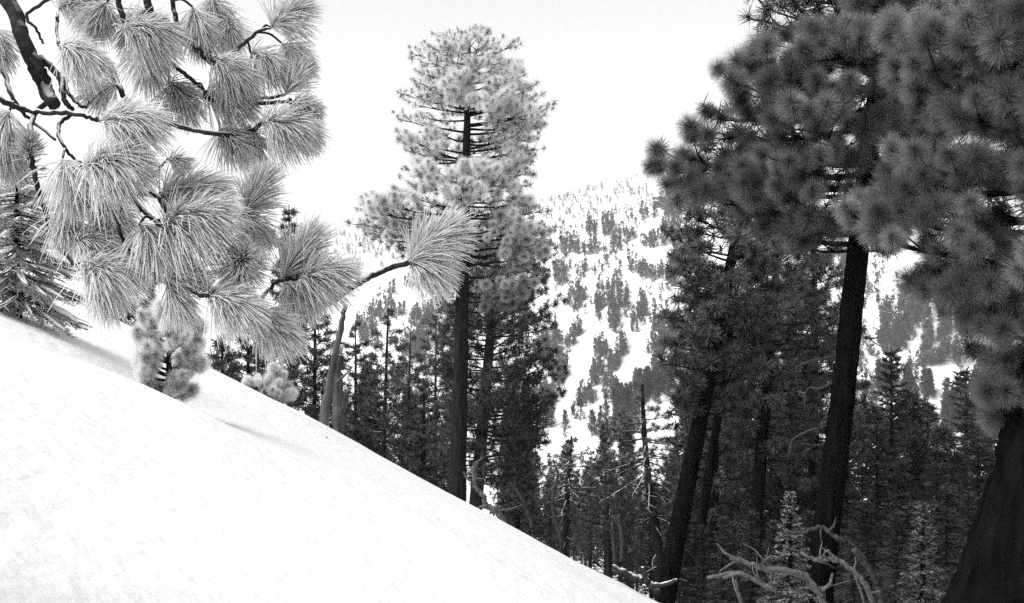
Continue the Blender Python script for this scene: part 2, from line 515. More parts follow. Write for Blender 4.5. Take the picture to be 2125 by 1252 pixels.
def pine(name, label, cat="tree", group=None, Y=36, base=(955, 1040), top=(970, 80), r0=0.3, rtop=0.04, bend=0.0,
         prof=None, limbs=60, tuft=0.32, subs=(0.45, 6), frost_tone=(0.1, 0.1), pale_z=None, e=(-0.15, 0.25), up=(0.25, 0.1),
         inst=0, tpl=POM_MID, bark=None, limb_mat=None, sides=10, az_skip=None, dens=1.0, limb_parts=True, limb_r=0.016, dead=0,
         azimuths=None, keep=None, trunk_rough=0.05, ground=None):
    """prof: (picture y, reach to the left, reach to the right) in picture units at the tree's distance"""
    bark = bark or M_BARK; limb_mat = limb_mat or M_LIMB
    pb, pt = W(*base, Y), W(*top, Y)
    slope = (pt - pb)[[0]] / (pt[2] - pb[2])

    def axis(z):
        z = np.asarray(z, float)
        q = (z - pb[2]) / (pt[2] - pb[2])
        x = pb[0] + (z - pb[2]) * slope[0] + bend * np.sin(np.clip(q, 0, 1) * np.pi)
        return np.stack([x, np.full_like(x, Y) + 0.03 * np.sin(z * 1.3), z], -1)
    zb = pb[2]
    for _ in range(6):
        p = axis(np.array(zb)); zb = float(H(p[0], p[1])) if ground is None else ground
    zb -= 0.25
    foot = axis(np.array(zb + 0.25)); root = empty(name, foot)
    tag(root, label, cat, group)
    Ht = pt[2] - zb
    zs = np.concatenate([np.linspace(zb, zb + 0.12 * Ht, 5)[:-1], np.linspace(zb + 0.12 * Ht, pt[2], 22)]) if sides < 16 else np.linspace(zb, pt[2], 150)
    q = (zs - zb) / Ht
    rad = rtop + (r0 - rtop) * (1 - q) ** 0.85 + r0 * 0.45 * np.exp(-(zs - zb) / (0.9 * r0 + 0.1))
    g = Geo(); tube(g, axis(zs), rad, sides, rough=trunk_rough, ridge=14 if sides >= 16 else 0)
    link("trunk", g.mesh("trunk", off=foot), bark, root)
    pr = np.array(prof, float)
    pz = -(pr[:, 0] - IMH / 2) / F * Y; rl = pr[:, 1] / F * Y; rr = pr[:, 2] / F * Y
    order = np.argsort(pz); pz, rl, rr = pz[order], rl[order], rr[order]
    P, D, Z_, Sz, LB = [], [], [], [], []
    n_made = 0
    lgeos = []
    area = np.concatenate([[0], np.cumsum(np.diff(pz) * (0.4 + (rl + rr)[1:] + (rl + rr)[:-1]))])
    for k in range(limbs):
        z = float(np.interp((k + rng.random()) / limbs * area[-1], area, pz))
        az = (k * 2.39996 + rng.normal() * 0.35) % (2 * math.pi) if azimuths is None else rng.uniform(*azimuths)
        if az_skip is not None:
            da = abs((az - 1.5 * math.pi + math.pi) % (2 * math.pi) - math.pi)
            if any(zlo < (pt[2] - z) / Ht < zhi and da < half and rng.random() < pdrop for (zlo, zhi, half, pdrop) in (az_skip if isinstance(az_skip, list) else [az_skip])): continue
        c = math.cos(az)
        Rl, Rr = np.interp(z, pz, rl), np.interp(z, pz, rr)
        mid = 0.5 * (Rl + Rr)
        R = (Rr if c > 0 else Rl) * abs(c) + mid * (1 - abs(c))
        L = max(0.12, R * rng.uniform(0.78, 1.05))
        qz = (z - pz[0]) / max(pz[-1] - pz[0], 0.1)
        e0 = e[0] + (e[1] - e[0]) * qz + rng.normal() * 0.08
        u_ = up[0] + (up[1] - up[0]) * qz
        zo = min(z - L * (e0 + u_) * 0.8, pt[2] - 0.02)
        zo = max(zo, zb + 0.3)
        o = axis(np.array(zo))
        path = limb_shape(o, az, L, e0, u_)
        lg = Geo()
        tube(lg, path, np.linspace(limb_r * L + 0.008, 0.006, len(path)), 5, rough=0.15)
        ns = max(2, int(round(subs[1] * dens * (0.5 + 0.5 * L / max(mid, 0.2)))))
        tips = [(path[-1], path[-1] - path[-2])]
        hd = nrm(path[-1] - path[0])
        for q_ in range(ns):
            t = 0.28 + 0.70 * (q_ + rng.random()) / ns
            i = t * (len(path) - 1); i0 = min(int(i), len(path) - 2)
            b = path[i0] + (path[i0 + 1] - path[i0]) * (i - i0)
            sgn = 1 if (q_ % 2) else -1
            an = sgn * rng.uniform(0.5, 1.1)
            dirn = np.array([hd[0] * math.cos(an) - hd[1] * math.sin(an), hd[0] * math.sin(an) + hd[1] * math.cos(an), hd[2] + rng.uniform(-0.15, 0.55)])
            dirn = nrm(dirn)
            l = L * subs[0] * (1.1 - 0.75 * t) * rng.uniform(0.6, 1.2) + 0.1 * tuft
            m = b + dirn * l * 0.55 + np.array([0, 0, -0.05 * l])
            tip = b + dirn * l + np.array([0, 0, 0.12 * l])
            tube(lg, [b, m, tip], [0.010 + 0.006 * L, 0.008, 0.005], 4)
            tips.append((tip, tip - m))
            if l > tuft * 1.0:
                for w in range(int(l / (tuft * 0.75))):
                    pp = b + dirn * l * rng.uniform(0.35, 0.95) + rng.normal(size=3) * tuft * 0.28
                    tips.append((pp, dirn + rng.normal(size=3) * 0.6))
        keep_here = 0
        for (tp, td) in tips:
            if keep is not None and not keep(tp): continue
            P.append(tp); D.append(nrm(nrm(td) + np.array([0, 0, 0.45]))); Sz.append(tuft * rng.uniform(0.72, 1.18)); LB.append(k)
        lgeos.append(lg)
    if dead:
        for k in range(dead):
            z = rng.uniform(zb + 0.22 * Ht, pz[0] + 0.15 * (pz[-1] - pz[0]))
            o = axis(np.array(z)); az = rng.random() * 6.28
            L = rng.uniform(0.25, 0.8) * np.interp(pz[0] + 0.3, pz, 0.5 * (rl + rr))
            path = limb_shape(o, az, L, rng.uniform(-0.5, 0.1), -0.2, 6, 0.15)
            lg = Geo(); tube(lg, path, np.linspace(0.012 * L + 0.012, 0.004, 6), 5, rough=0.2); lgeos.append(lg)
    if limb_parts:
        for lg in lgeos: link("branch", lg.mesh("branch", off=foot), limb_mat, root)
    else:
        g = Geo()
        for lg in lgeos:
            for v, a in zip(lg.v, lg.a): pass
            base_n = g.n
            g.v += lg.v; g.a += lg.a
            g.f3 += [f + base_n for f in lg.f3]; g.f4 += [f + base_n for f in lg.f4]; g.n += lg.n
        ob = link("limb_wood", g.mesh("limb_wood", off=foot), limb_mat, root); ob["kind"] = "stuff"
    P = np.array(P); D = np.array(D); Sz = np.array(Sz)
    fz = (pz[0], pz[-1]) if pale_z is None else pale_z
    fr = frost_tone[0] + (frost_tone[1] - frost_tone[0]) * sstep(fz[0], fz[1], P[:, 2])  # tuft colour grows paler up the crown
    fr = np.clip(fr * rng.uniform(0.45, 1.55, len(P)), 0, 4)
    idx = np.arange(len(P))
    if inst:
        ux, uy = to_px(P)
        vis = (ux > -40) & (ux < IMW + 40) & (uy > -40) & (uy < IMH + 40)
        order = np.argsort(np.where(vis, np.linalg.norm(P, axis=1), 1e6))
        chosen = set(order[:inst].tolist())
        for i in order[:inst]:
            if vis[i]: place_tuft(root, P[i], D[i], Sz[i], fr[i], foot)
        idx = np.array([i for i in order if not (vis[i] and i in chosen)], int)
    if len(idx):
        g = Geo()
        for k in range(3):
            s = idx[k::3]
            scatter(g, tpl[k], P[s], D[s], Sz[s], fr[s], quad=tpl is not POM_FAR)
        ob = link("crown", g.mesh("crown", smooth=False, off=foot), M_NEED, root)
        ob["kind"] = "stuff"
    return root


# ------------------------------------------------------------------ firs (short needles on flat sprays)
def fir(name, label, Y, top, height=None, spread=0.24, n=70, frost_tone=0.12, group=None, cat="tree", step=0.09, nl=0.07, nw=0.014,
        snow=0.0, bare=0.0, base=None, up0=-0.1, limb_mat=None, profile=1.0, prob_front=1.0, dz=0.0):
    pt = W(*top, Y)
    x0 = pt[0] if base is None else W(base[0], base[1], Y)[0]
    zb = float(H(x0, Y))
    if height is not None: zb = max(zb, pt[2] - height) if False else zb
    Ht = pt[2] - zb
    foot = np.array([x0, Y, zb]); root = empty(name, foot); tag(root, label, cat, group)
    zs = np.linspace(zb - 0.2, pt[2], 14); q = np.clip((zs - zb) / Ht, 0, 1)
    ax = lambda z: np.stack([x0 + (pt[0] - x0) * np.clip((z - zb) / Ht, 0, 1), np.full_like(z, Y), z], -1)
    r0 = 0.018 * Ht + 0.01
    g = Geo(); tube(g, ax(zs), r0 * (1 - q) + 0.006, 8, rough=0.1)
    link("trunk", g.mesh("trunk", off=foot), M_BARKD, root)
    wood = Geo(); nb, nd, nlen, fr = [], [], [], []
    sb = Geo()
    for k in range(n):
        q = 0.06 + 0.93 * (k + rng.random()) / n
        z = zb + q * Ht
        az = k * 2.39996 + rng.normal() * 0.3
        L = spread * Ht * (1 - q) ** profile * rng.uniform(0.65, 1.1) + 0.04 * Ht * 0.5
        path = limb_shape(ax(np.array(z)), az, L, up0 + 0.5 * q ** 3 + rng.normal() * 0.06, -0.12 + 0.3 * q, 6, 0.06)
        tube(wood, path, np.linspace(0.010 * L + 0.006, 0.003, 6), 4)
        segs = [(path, L)]
        hd = nrm(path[-1] - path[0])
        for w in range(max(2, int(L / (step * 1.6)))):
            t = rng.uniform(0.2, 0.95); i = t * 5; i0 = min(int(i), 4); b = path[i0] + (path[i0 + 1] - path[i0]) * (i - i0)
            an = (1 if w % 2 else -1) * rng.uniform(0.6, 1.0)
            dn = nrm(np.array([hd[0] * math.cos(an) - hd[1] * math.sin(an), hd[0] * math.sin(an) + hd[1] * math.cos(an), hd[2] - rng.uniform(0, 0.25)]))
            l = L * 0.42 * (1.15 - t) * rng.uniform(0.7, 1.2) + step
            tp = b + dn * l * np.linspace(0, 1, 4)[:, None]
            tube(wood, tp, np.linspace(0.006, 0.002, 4), 3)
            segs.append((tp, l))
        isbare = rng.random() < bare
        f0 = frost_tone * rng.uniform(0.5, 1.5)
        for pth, l in segs:
            if isbare: continue
            m = max(3, int(l / (step * 0.30)))
            t = rng.random(m) * (len(pth) - 1); i0 = np.minimum(t.astype(int), len(pth) - 2); fr_ = (t - i0)[:, None]
            b = pth[i0] * (1 - fr_) + pth[i0 + 1] * fr_
            tg = nrm(pth[i0 + 1] - pth[i0])
            sd = nrm(np.cross(tg, np.array([0, 0, 1.0])) * rng.choice([-1, 1], m)[:, None] + rng.normal(size=(m, 3)) * 0.35 + tg * 0.7)
            nb.append(b); nd.append(sd); nlen.append(nl * rng.uniform(0.6, 1.3, m)); fr.append(np.clip(f0 * rng.uniform(0.5, 1.6, m), 0, 1))
        if snow and rng.random() < snow:
            t = np.linspace(0.35, 0.95, 5)[:, None]
            i = t[:, 0] * 5; i0 = np.minimum(i.astype(int), 4); c = path[i0] + (path[i0 + 1] - path[i0]) * (i - i0)[:, None]
            tube(sb, c + np.array([0, 0, 0.025]), np.array([0.3, 0.8, 1, .8, .3]) * (0.010 * L + 0.010) * rng.uniform(.5, 1.3), 5, rough=0.9)
    ob = link("limb_wood", wood.mesh("limb_wood", off=foot), limb_mat or M_LIMB, root); ob["kind"] = "stuff"
    b = np.concatenate(nb); d = np.concatenate(nd); l = np.concatenate(nlen)[:, None]; f = np.concatenate(fr)
    s = nrm(np.cross(d, rng.normal(size=d.shape))) * nw / 2
    v = np.stack([b - s, b + s, b + d * l + s * .4, b + d * l - s * .4], 1).reshape(-1, 3)
    g = Geo().add(v, None, np.arange(len(v)).reshape(-1, 4), np.repeat(f, 4))
    ob = link("crown", g.mesh("crown", smooth=False, off=foot), M_NEED, root); ob["kind"] = "stuff"
    if sb.n:
        ob = link("snow_load", sb.mesh("snow_load", off=foot), M_SNOW, root); ob["kind"] = "stuff"
    return root


# ------------------------------------------------------------------ the tall pine in the middle and the one behind it
pine("tall_pine", "tall straight pine with pale rounded top, alone against the white sky", Y=36, base=(948, 1040), top=(974, 85), r0=0.36, rtop=0.05,
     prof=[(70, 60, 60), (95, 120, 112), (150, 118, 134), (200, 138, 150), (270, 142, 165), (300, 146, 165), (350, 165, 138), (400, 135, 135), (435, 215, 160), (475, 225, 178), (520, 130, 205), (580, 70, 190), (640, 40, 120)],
     limbs=150, tuft=0.42, subs=(0.5, 8), frost_tone=(0.10, 1.5), pale_z=(-2.0, 6.0), inst=300, az_skip=[(0.13, 0.235, 0.9, 0.92), (0.258, 0.9, 1.0, 0.92)], sides=32, dead=10, e=(-0.15, 0.1))  # needle colour runs from dark low down to pale at the top
pine("pine_tree", "dark full pine close behind the tall straight pine, on its right side", Y=42, base=(1000, 900), top=(1040, 430), r0=0.30, rtop=0.08,
     prof=[(440, 40, 60), (500, 70, 110), (560, 90, 135), (640, 120, 150), (720, 130, 150), (800, 110, 165), (880, 100, 150), (950, 90, 120), (1000, 60, 90)],
     limbs=150, tuft=0.44, subs=(0.5, 8), frost_tone=(0.05, 0.16), tpl=POM_MID, az_skip=[(0.10, 0.16, 0.9, 0.9), (0.36, 0.45, 0.9, 0.9)], dead=8)

# ------------------------------------------------------------------ the two near pines on the right
NEAR = pine("near_pine", "near pine with leaning black trunk and broad dark pompom crown, right of centre", Y=12, base=(1708, 1160), top=(1890, -420), r0=0.165, rtop=0.05, bend=0.0,
     prof=[(-400, 60, 60), (-200, 180, 170), (-60, 270, 180), (20, 285, 130), (90, 270, 110), (130, 300, 110), (200, 380, 120), (240, 395, 110), (300, 400, 120), (360, 385, 130), (420, 380, 130), (470, 260, 110), (520, 170, 60)],
     limbs=116, tuft=0.325, subs=(0.5, 6), frost_tone=(0.14, 0.19), inst=300, tpl=POM_MID, sides=48, bark=M_BARKD, e=(-0.25, 0.2), up=(0.30, 0.15), limb_r=0.018, az_skip=(0.42, 1.0, 0.35, 0.8))
pine("near_pine", "nearest pine at the right edge, thick leaning black trunk and overhanging pompom branches", Y=7.4, base=(2092, 1200), top=(2625, -900), r0=0.31, rtop=0.12,
     prof=[(-500, 300, 200), (-200, 480, 260), (0, 480, 200), (120, 470, 200), (260, 370, 200), (340, 400, 200), (430, 480, 200), (520, 440, 200), (600, 330, 160), (680, 240, 140), (760, 190, 120), (840, 165, 120), (880, 150, 120)],
     limbs=156, tuft=0.255, subs=(0.42, 6), frost_tone=(0.14, 0.19), inst=300, tpl=POM_MID, sides=64, bark=M_BARKD, e=(-0.3, 0.1), up=(0.25, 0.2), limb_r=0.018)

# ------------------------------------------------------------------ the dark stand behind the near pines
pine("pine_tree", "dark pine with leaning bare lower trunk, left front of the right-hand stand", Y=19, base=(1400, 1140), top=(1560, 330), r0=0.21, rtop=0.05,
     prof=[(350, 40, 40), (420, 110, 100), (520, 125, 110), (640, 130, 120), (760, 110, 110), (860, 60, 90)],
     limbs=66, tuft=0.35, subs=(0.5, 8), frost_tone=(0.07, 0.12), bark=M_BARKD, sides=14, az_skip=(0.45, 1, 0.6, 0.9), dead=6)
pine("pine_tree", "thin dark trunk standing just right of the leaning bare trunk in the right-hand stand", Y=20.5, base=(1450, 1130), top=(1535, 560), r0=0.13, rtop=0.04,
     prof=[(560, 30, 30), (640, 70, 80), (740, 80, 90), (860, 60, 80)], limbs=30, tuft=0.32, subs=(0.5, 7), frost_tone=(0.03, 0.05), bark=M_BARKD)
pine("pine_tree", "dark pine in the middle of the right-hand stand, straight black trunk", Y=25, base=(1565, 1130), top=(1625, 380), r0=0.22, rtop=0.05,
     prof=[(400, 40, 40), (480, 100, 90), (600, 130, 130), (720, 140, 140), (840, 130, 130), (940, 80, 90)],
     limbs=70, tuft=0.38, subs=(0.5, 8), frost_tone=(0.06, 0.11), bark=M_BARKD, dead=8)
pine("pine_tree", "dark pine hidden half behind the near leaning trunk in the right-hand stand", Y=30, base=(1690, 1130), top=(1690, 470), r0=0.22, rtop=0.05,
     prof=[(490, 40, 40), (560, 90, 70), (680, 110, 90), (800, 120, 110), (920, 110, 110), (1020, 60, 60)],
     limbs=62, tuft=0.40, subs=(0.5, 8), frost_tone=(0.06, 0.1), bark=M_BARKD, dead=8)

for (tx, ty, Y_, lab) in [(1485, 560, 33, "dark pine at the left rear of the right-hand stand"), (1560, 560, 36, "dark pine at the centre rear of the right-hand stand"),
                          (1645, 560, 34, "dark pine at the right rear of the right-hand stand"), (1490, 700, 28, "shorter dark pine filling the gap behind the leaning bare trunks")]:
    pine("pine_tree", lab, Y=Y_, base=(tx - 10, ty + 520), top=(tx, ty), r0=0.17, rtop=0.03, bark=M_BARKD,
         prof=[(ty + 5, 10, 10), (ty + 70, 55, 55), (ty + 170, 85, 85), (ty + 300, 95, 95), (ty + 400, 80, 80)], limbs=50, tuft=0.42, subs=(0.5, 6), frost_tone=(0.05, 0.09), tpl=POM_LOW, limb_parts=False)

# ------------------------------------------------------------------ pines standing below the snow edge, left to right
LEFT = [  # top px, top py, Y, reach, label
    (255, 585, 40, 55, "dark pine just showing over the snow edge, farthest left"),
    (318, 575, 46, 50, "dark pine behind the frosted young pine, left of it"),
    (600, 425, 50, 42, "slim pine whose pointed tip stands between the rimed tufts on the sky"),
    (462, 690, 38, 52, "dark pine low behind the snow edge, right of the frosted young pine"),
    (515, 655, 44, 55, "dark pine behind the lowest rimed fan of the overhanging bough"),
    (570, 640, 48, 60, "dark pine behind the small frosted pine on the snow edge"),
    (655, 615, 46, 70, "dark pine left behind the weathered snag"),
    (738, 665, 55, 52, "dark pine right behind the weathered snag"),
    (770, 735, 47, 48, "short dark pine between the snag and the slender pine"),
    (852, 690, 58, 56, "dark pine between the slender pine and the tall pine"),
    (880, 790, 45, 60, "short broad pine at the left foot of the tall pine"),
    (905, 640, 66, 50, "dark pine seen just left of the tall pine's trunk"),
    (1075, 870, 50, 50, "dark pine low behind the gnarled dead branch"),
]
for (tx, ty, Y_, rch, lab) in LEFT:
    bot = min(IMH, ty + 420)
    pine("pine_tree", lab, Y=Y_, base=(tx - 4 + rng.normal() * 5, bot), top=(tx, ty), r0=0.16, rtop=0.02, group="pines below the snow edge",
         prof=[(ty + 5, 8, 8), (ty + 50, rch * .5, rch * .5), (ty + 130, rch * .85, rch * .85), (ty + 230, rch, rch), (ty + 330, rch * .9, rch * .9)],
         limbs=64, tuft=0.48, subs=(0.5, 6), frost_tone=(0.04, 0.10), tpl=POM_LOW, limb_parts=False, bark=M_BARKD)
pine("slender_pine", "slender pine with thin straight trunk, left of the tall pine", Y=45, base=(795, 950), top=(806, 640), r0=0.13, rtop=0.03,
     prof=[(645, 10, 10), (680, 30, 28), (760, 40, 42), (840, 48, 50), (920, 40, 44)], limbs=38, tuft=0.38, subs=(0.5, 6), frost_tone=(0.04, 0.14), tpl=POM_LOW, limb_mat=M_LIMBS)
pine("open_pine", "open pine with leaning trunk and drooping snow-lined limbs below the hillside", Y=40, base=(1365, 1125), top=(1333, 800), r0=0.22, rtop=0.05, bend=-0.12,
     prof=[(815, 15, 20), (850, 60, 55), (920, 90, 80), (980, 120, 90), (1050, 110, 90)], limbs=34, tuft=0.34, subs=(0.5, 6), frost_tone=(0.06, 0.25), tpl=POM_MID,
     limb_mat=M_LIMBS, e=(-0.55, 0.1), up=(0.05, 0.1), limb_r=0.022, dead=14)
pine("open_pine", "open pine with thin dark trunk, left of the drooping snow-lined one", Y=48, base=(1172, 1110), top=(1186, 905), r0=0.19, rtop=0.04,
     prof=[(912, 15, 15), (950, 55, 60), (1010, 70, 70), (1070, 60, 60)], limbs=30, tuft=0.36, subs=(0.5, 5), frost_tone=(0.05, 0.25), tpl=POM_LOW,
     limb_mat=M_LIMBS, e=(-0.4, 0.1), up=(0.05, 0.1), limb_r=0.02, dead=10)
pine("pine_tree", "dark pine between the two open pines, low in the valley edge", Y=55, base=(1262, 1110), top=(1255, 920), r0=0.16, rtop=0.03,
     prof=[(925, 10, 10), (970, 45, 45), (1050, 65, 60), (1130, 60, 55)], limbs=34, tuft=0.4, subs=(0.5, 6), frost_tone=(0.04, 0.12), tpl=POM_LOW, limb_parts=False)

# ------------------------------------------------------------------ firs on the right below the hillside
fir("young_fir", "small pale fir sapling in front of the black trunk", 11.0, (1640, 1020), spread=0.26, n=110, frost_tone=0.26, step=0.022, nl=0.034, nw=0.008, cat="sapling")
fir("young_fir", "pale bushy fir low beside the nearest trunk at bottom right", 10.0, (1915, 1045), spread=0.26, n=110, frost_tone=0.16, step=0.024, nl=0.036, nw=0.008, cat="sapling")
fir("snowy_fir", "snow-dusted drooping fir at the left edge of the snow slope", 9.0, (35, 300), spread=0.40, n=170, frost_tone=0.45, step=0.028, nl=0.040, nw=0.009, snow=0.9, bare=0.22, limb_mat=M_LIMBS, up0=-0.35, profile=0.6)

def fir_meshes(k):
    r = np.random.default_rng(700 + k); n = 130
    t, c, sn = Geo(), Geo(), Geo()
    zz = np.linspace(-0.04, 1, 10); tube(t, np.stack([0 * zz, 0 * zz, zz], -1), 0.017 * (1.02 - zz) + 0.001, 6)
    B, D, L_, Fz = [], [], [], []
    for i in range(n):
        q = 0.04 + 0.95 * (i + r.random()) / n
        L = [0.20, 0.24, 0.17][k] * (1 - q) ** 0.85 * r.uniform(0.6, 1.1) + 0.012
        az = i * 2.39996 + r.normal() * 0.3
        p = limb_shape(np.array([0, 0, q]), az, L, -0.15 + 0.5 * q ** 3, -0.15 + 0.3 * q, 6, 0.05)
        tube(t, p, np.linspace(0.0035, 0.001, 6), 3)
        m = int(26 + 420 * L)
        u = r.random(m) ** 0.8 * 5; i0 = np.minimum(u.astype(int), 4); b = p[i0] + (p[i0 + 1] - p[i0]) * (u - i0)[:, None]
        hd = nrm(p[-1] - p[0]); sd = np.array([-hd[1], hd[0], 0.0])
        wdt = (0.35 * L * (1.1 - u / 5)[:, None]) * (2 * r.random((m, 1)) - 1)
        b = b + sd * wdt + np.array([0, 0, -0.12]) * np.abs(wdt)
        d = nrm(hd * r.uniform(0.2, 1.0, (m, 1)) + sd * np.sign(wdt) * 0.8 + r.normal(size=(m, 3)) * 0.35)
        B.append(b); D.append(d); L_.append(r.uniform(0.010, 0.020, m)); Fz.append(np.clip(r.uniform(0.01, 0.12) + 0.05 * r.random(m), 0, 1))
        if r.random() < 0.045:
            cc = p[2:] + np.array([0, 0, 0.004]); tube(sn, cc, np.array([.3, 1, .9, .3]) * (0.02 * L + 0.002), 5, rough=.5)
    b, d, l, f = np.concatenate(B), np.concatenate(D), np.concatenate(L_)[:, None], np.concatenate(Fz)
    s_ = nrm(np.cross(d, r.normal(size=d.shape))) * 0.0022
    c.add(np.stack([b - s_, b + s_, b + d * l + s_ * .4, b + d * l - s_ * .4], 1).reshape(-1, 3), None, np.arange(4 * len(b)).reshape(-1, 4), np.repeat(f, 4))
    out = (t.mesh("trunk"), c.mesh("crown", smooth=False), sn.mesh("snow_load"))
    for m_, mt in zip(out, (M_LIMB, M_NEEDD, M_SNOW)): m_.materials.append(mt)
    return out


FM = [fir_meshes(k) for k in range(3)]
def valley_mesh(k):
    r = np.random.default_rng(600 + k)
    slim = [0.13, 0.17, 0.20, 0.15, 0.22][k]
    n = 420
    q = r.random(n) ** 0.85 * 0.86 + 0.12
    rr = slim * (1 - q) ** 0.65 * r.random(n) ** 0.5 + 0.008
    a = r.random(n) * 6.28
    P = np.stack([rr * np.cos(a), rr * np.sin(a), q + 0.1 * rr], -1)
    D = nrm(np.stack([np.cos(a), np.sin(a), 0.5 + 0 * a], -1))
    c = Geo()
    for j in range(3):
        s = slice(j, None, 3); scatter(c, POM_LOW[j], P[s], D[s], 0.036 + 0.024 * r.random(len(P[s])), np.clip(0.10 * r.random(len(P[s])) + 0.25 * (r.random(len(P[s])) < .08), 0, 1))
    t = Geo(); zz = np.linspace(-0.05, 0.97, 8)
    tube(t, np.stack([0.006 * np.sin(zz * 9), 0 * zz, zz], -1), 0.016 * (1 - zz * 0.9), 6)
    for j in range(0, n, 3):
        b = np.array([0, 0, max(0.08, P[j][2] - 0.25 * rr[j])]); tube(t, [b, (b + P[j]) / 2 + [0, 0, -.01], P[j]], [.004, .003, .0015], 3)
    mt, mc = t.mesh("trunk"), c.mesh("crown", smooth=False)
    mt.materials.append(M_LIMB); mc.materials.append(M_NEEDD)
    return mt, mc


VM = [valley_mesh(k) for k in range(5)]
STAND = [  # picture x and y of the tip, distance, where it is
    (1850, 720, 36), (1885, 800, 45), (1925, 830, 55), (1955, 880, 42), (2005, 765, 52), (2050, 800, 60), (2090, 760, 48), (1900, 900, 32), (1945, 960, 27), (1985, 930, 35), (2030, 900, 30), (1870, 950, 25),
    (1820, 880, 34), (1790, 960, 28), (1760, 860, 40), (1745, 960, 33), (1720, 1000, 26), (1680, 880, 44), (1655, 960, 36), (1630, 900, 50), (1600, 960, 40), (1575, 1000, 33), (1545, 930, 46), (1520, 980, 38), (1490, 900, 56),
    (1470, 980, 42), (1440, 930, 60), (1420, 1000, 48), (1385, 960, 62), (1350, 1010, 52), (1310, 960, 70), (1285, 1020, 58), (1225, 1000, 66), (1140, 990, 70), (1105, 960, 80), (1060, 930, 90),
    (1965, 1010, 20), (1915, 1040, 18), (1860, 1060, 17), (1800, 1040, 20), (1770, 1080, 16), (1560, 1060, 19), (1500, 1070, 18), (1605, 1080, 17), (2010, 1020, 22), (1680, 1060, 19), (1460, 1090, 19), (1940, 1110, 14), (1885, 1120, 13),
    (1445, 840, 58), (1475, 870, 50), (1510, 850, 62), (1540, 880, 54), (1585, 860, 60), (1615, 850, 52), (1655, 870, 48), (1430, 900, 44), (1530, 920, 40), (1600, 930, 44), (1640, 940, 36), (1745, 900, 38), (1805, 830, 46), (1840, 880, 40), (1710, 920, 42),
]
ORD = "first second third fourth fifth sixth seventh eighth ninth tenth eleventh twelfth thirteenth fourteenth fifteenth sixteenth".split()


def stand_kind(i):
    tx, ty, Y_ = STAND[i]
    where = "between the two near trunks" if tx > 1800 else ("behind the leaning black trunk" if tx > 1600 else ("under the right-hand pines" if tx > 1400 else "beyond the open pines"))
    return ("round-crowned pine" if (i % 2 and Y_ > 30) else ("small pointed fir" if Y_ < 23 else "dark pointed fir")), where


for i, (tx, ty, Y_) in enumerate(STAND):
    x = (tx - IMW / 2) / F * Y_; z = float(H(x, Y_)); top_z = -(ty - IMH / 2) / F * Y_; h = max(top_z - z, 1.2)
    what, where = stand_kind(i)
    mates = sorted([q for q in range(len(STAND)) if stand_kind(q) == (what, where)], key=lambda q: STAND[q][0])
    lab = what + " " + where + (", " + ORD[mates.index(i)] + " of them from the left" if len(mates) > 1 else "")
    root = empty("fir_tree", (x, Y_, z)); root.scale = (h * rng.uniform(.9, 1.25),) * 2 + (h,); root.rotation_euler = (0, 0, rng.random() * 6.28)
    tag(root, lab, "tree", what + "s " + where)
    k = int(rng.integers(3))
    if i % 2 and Y_ > 30:
        root.name = "pine_tree"; k = int(rng.integers(5)); root.scale = (h * rng.uniform(1.0, 1.5),) * 2 + (h,)
        link("trunk", VM[k][0], None, root); link("crown", VM[k][1], None, root)["kind"] = "stuff"
        continue
    link("trunk", FM[k][0], None, root)
    link("crown", FM[k][1], None, root)["kind"] = "stuff"

# ------------------------------------------------------------------ frosted young pines on the snow edge
pine("young_pine", "frosted bushy young pine on the snow slope under the overhanging bough", "sapling", Y=8.4, base=(352, 835), top=(352, 620), r0=0.03, rtop=0.01,
     prof=[(625, 30, 25), (660, 58, 52), (710, 64, 70), (765, 66, 76), (815, 58, 55)], limbs=30, tuft=0.14, subs=(0.45, 4), frost_tone=(0.75, 1.35), inst=300, e=(0.1, 0.5), up=(0.3, 0.3), limb_r=0.02)
pine("young_pine", "small frosted pine on the snow edge left of the weathered snag", "sapling", Y=15.5, base=(580, 850), top=(575, 762), r0=0.025, rtop=0.008,
     prof=[(760, 8, 8), (785, 24, 24), (815, 32, 36), (842, 30, 36)], limbs=16, tuft=0.17, subs=(0.45, 4), frost_tone=(0.8, 1.3), inst=300, e=(0.1, 0.5), up=(0.3, 0.3), limb_r=0.02)
pine("young_pine", "tiny snow-covered seedling pine beside the small frosted pine", "sapling", Y=15.3, base=(522, 812), top=(522, 782), r0=0.014, rtop=0.006,
     prof=[(784, 10, 10), (808, 26, 24)], limbs=9, tuft=0.14, subs=(0.45, 3), frost_tone=(3.0, 3.5), inst=300, e=(0.1, 0.4), up=(0.3, 0.3), limb_r=0.02)


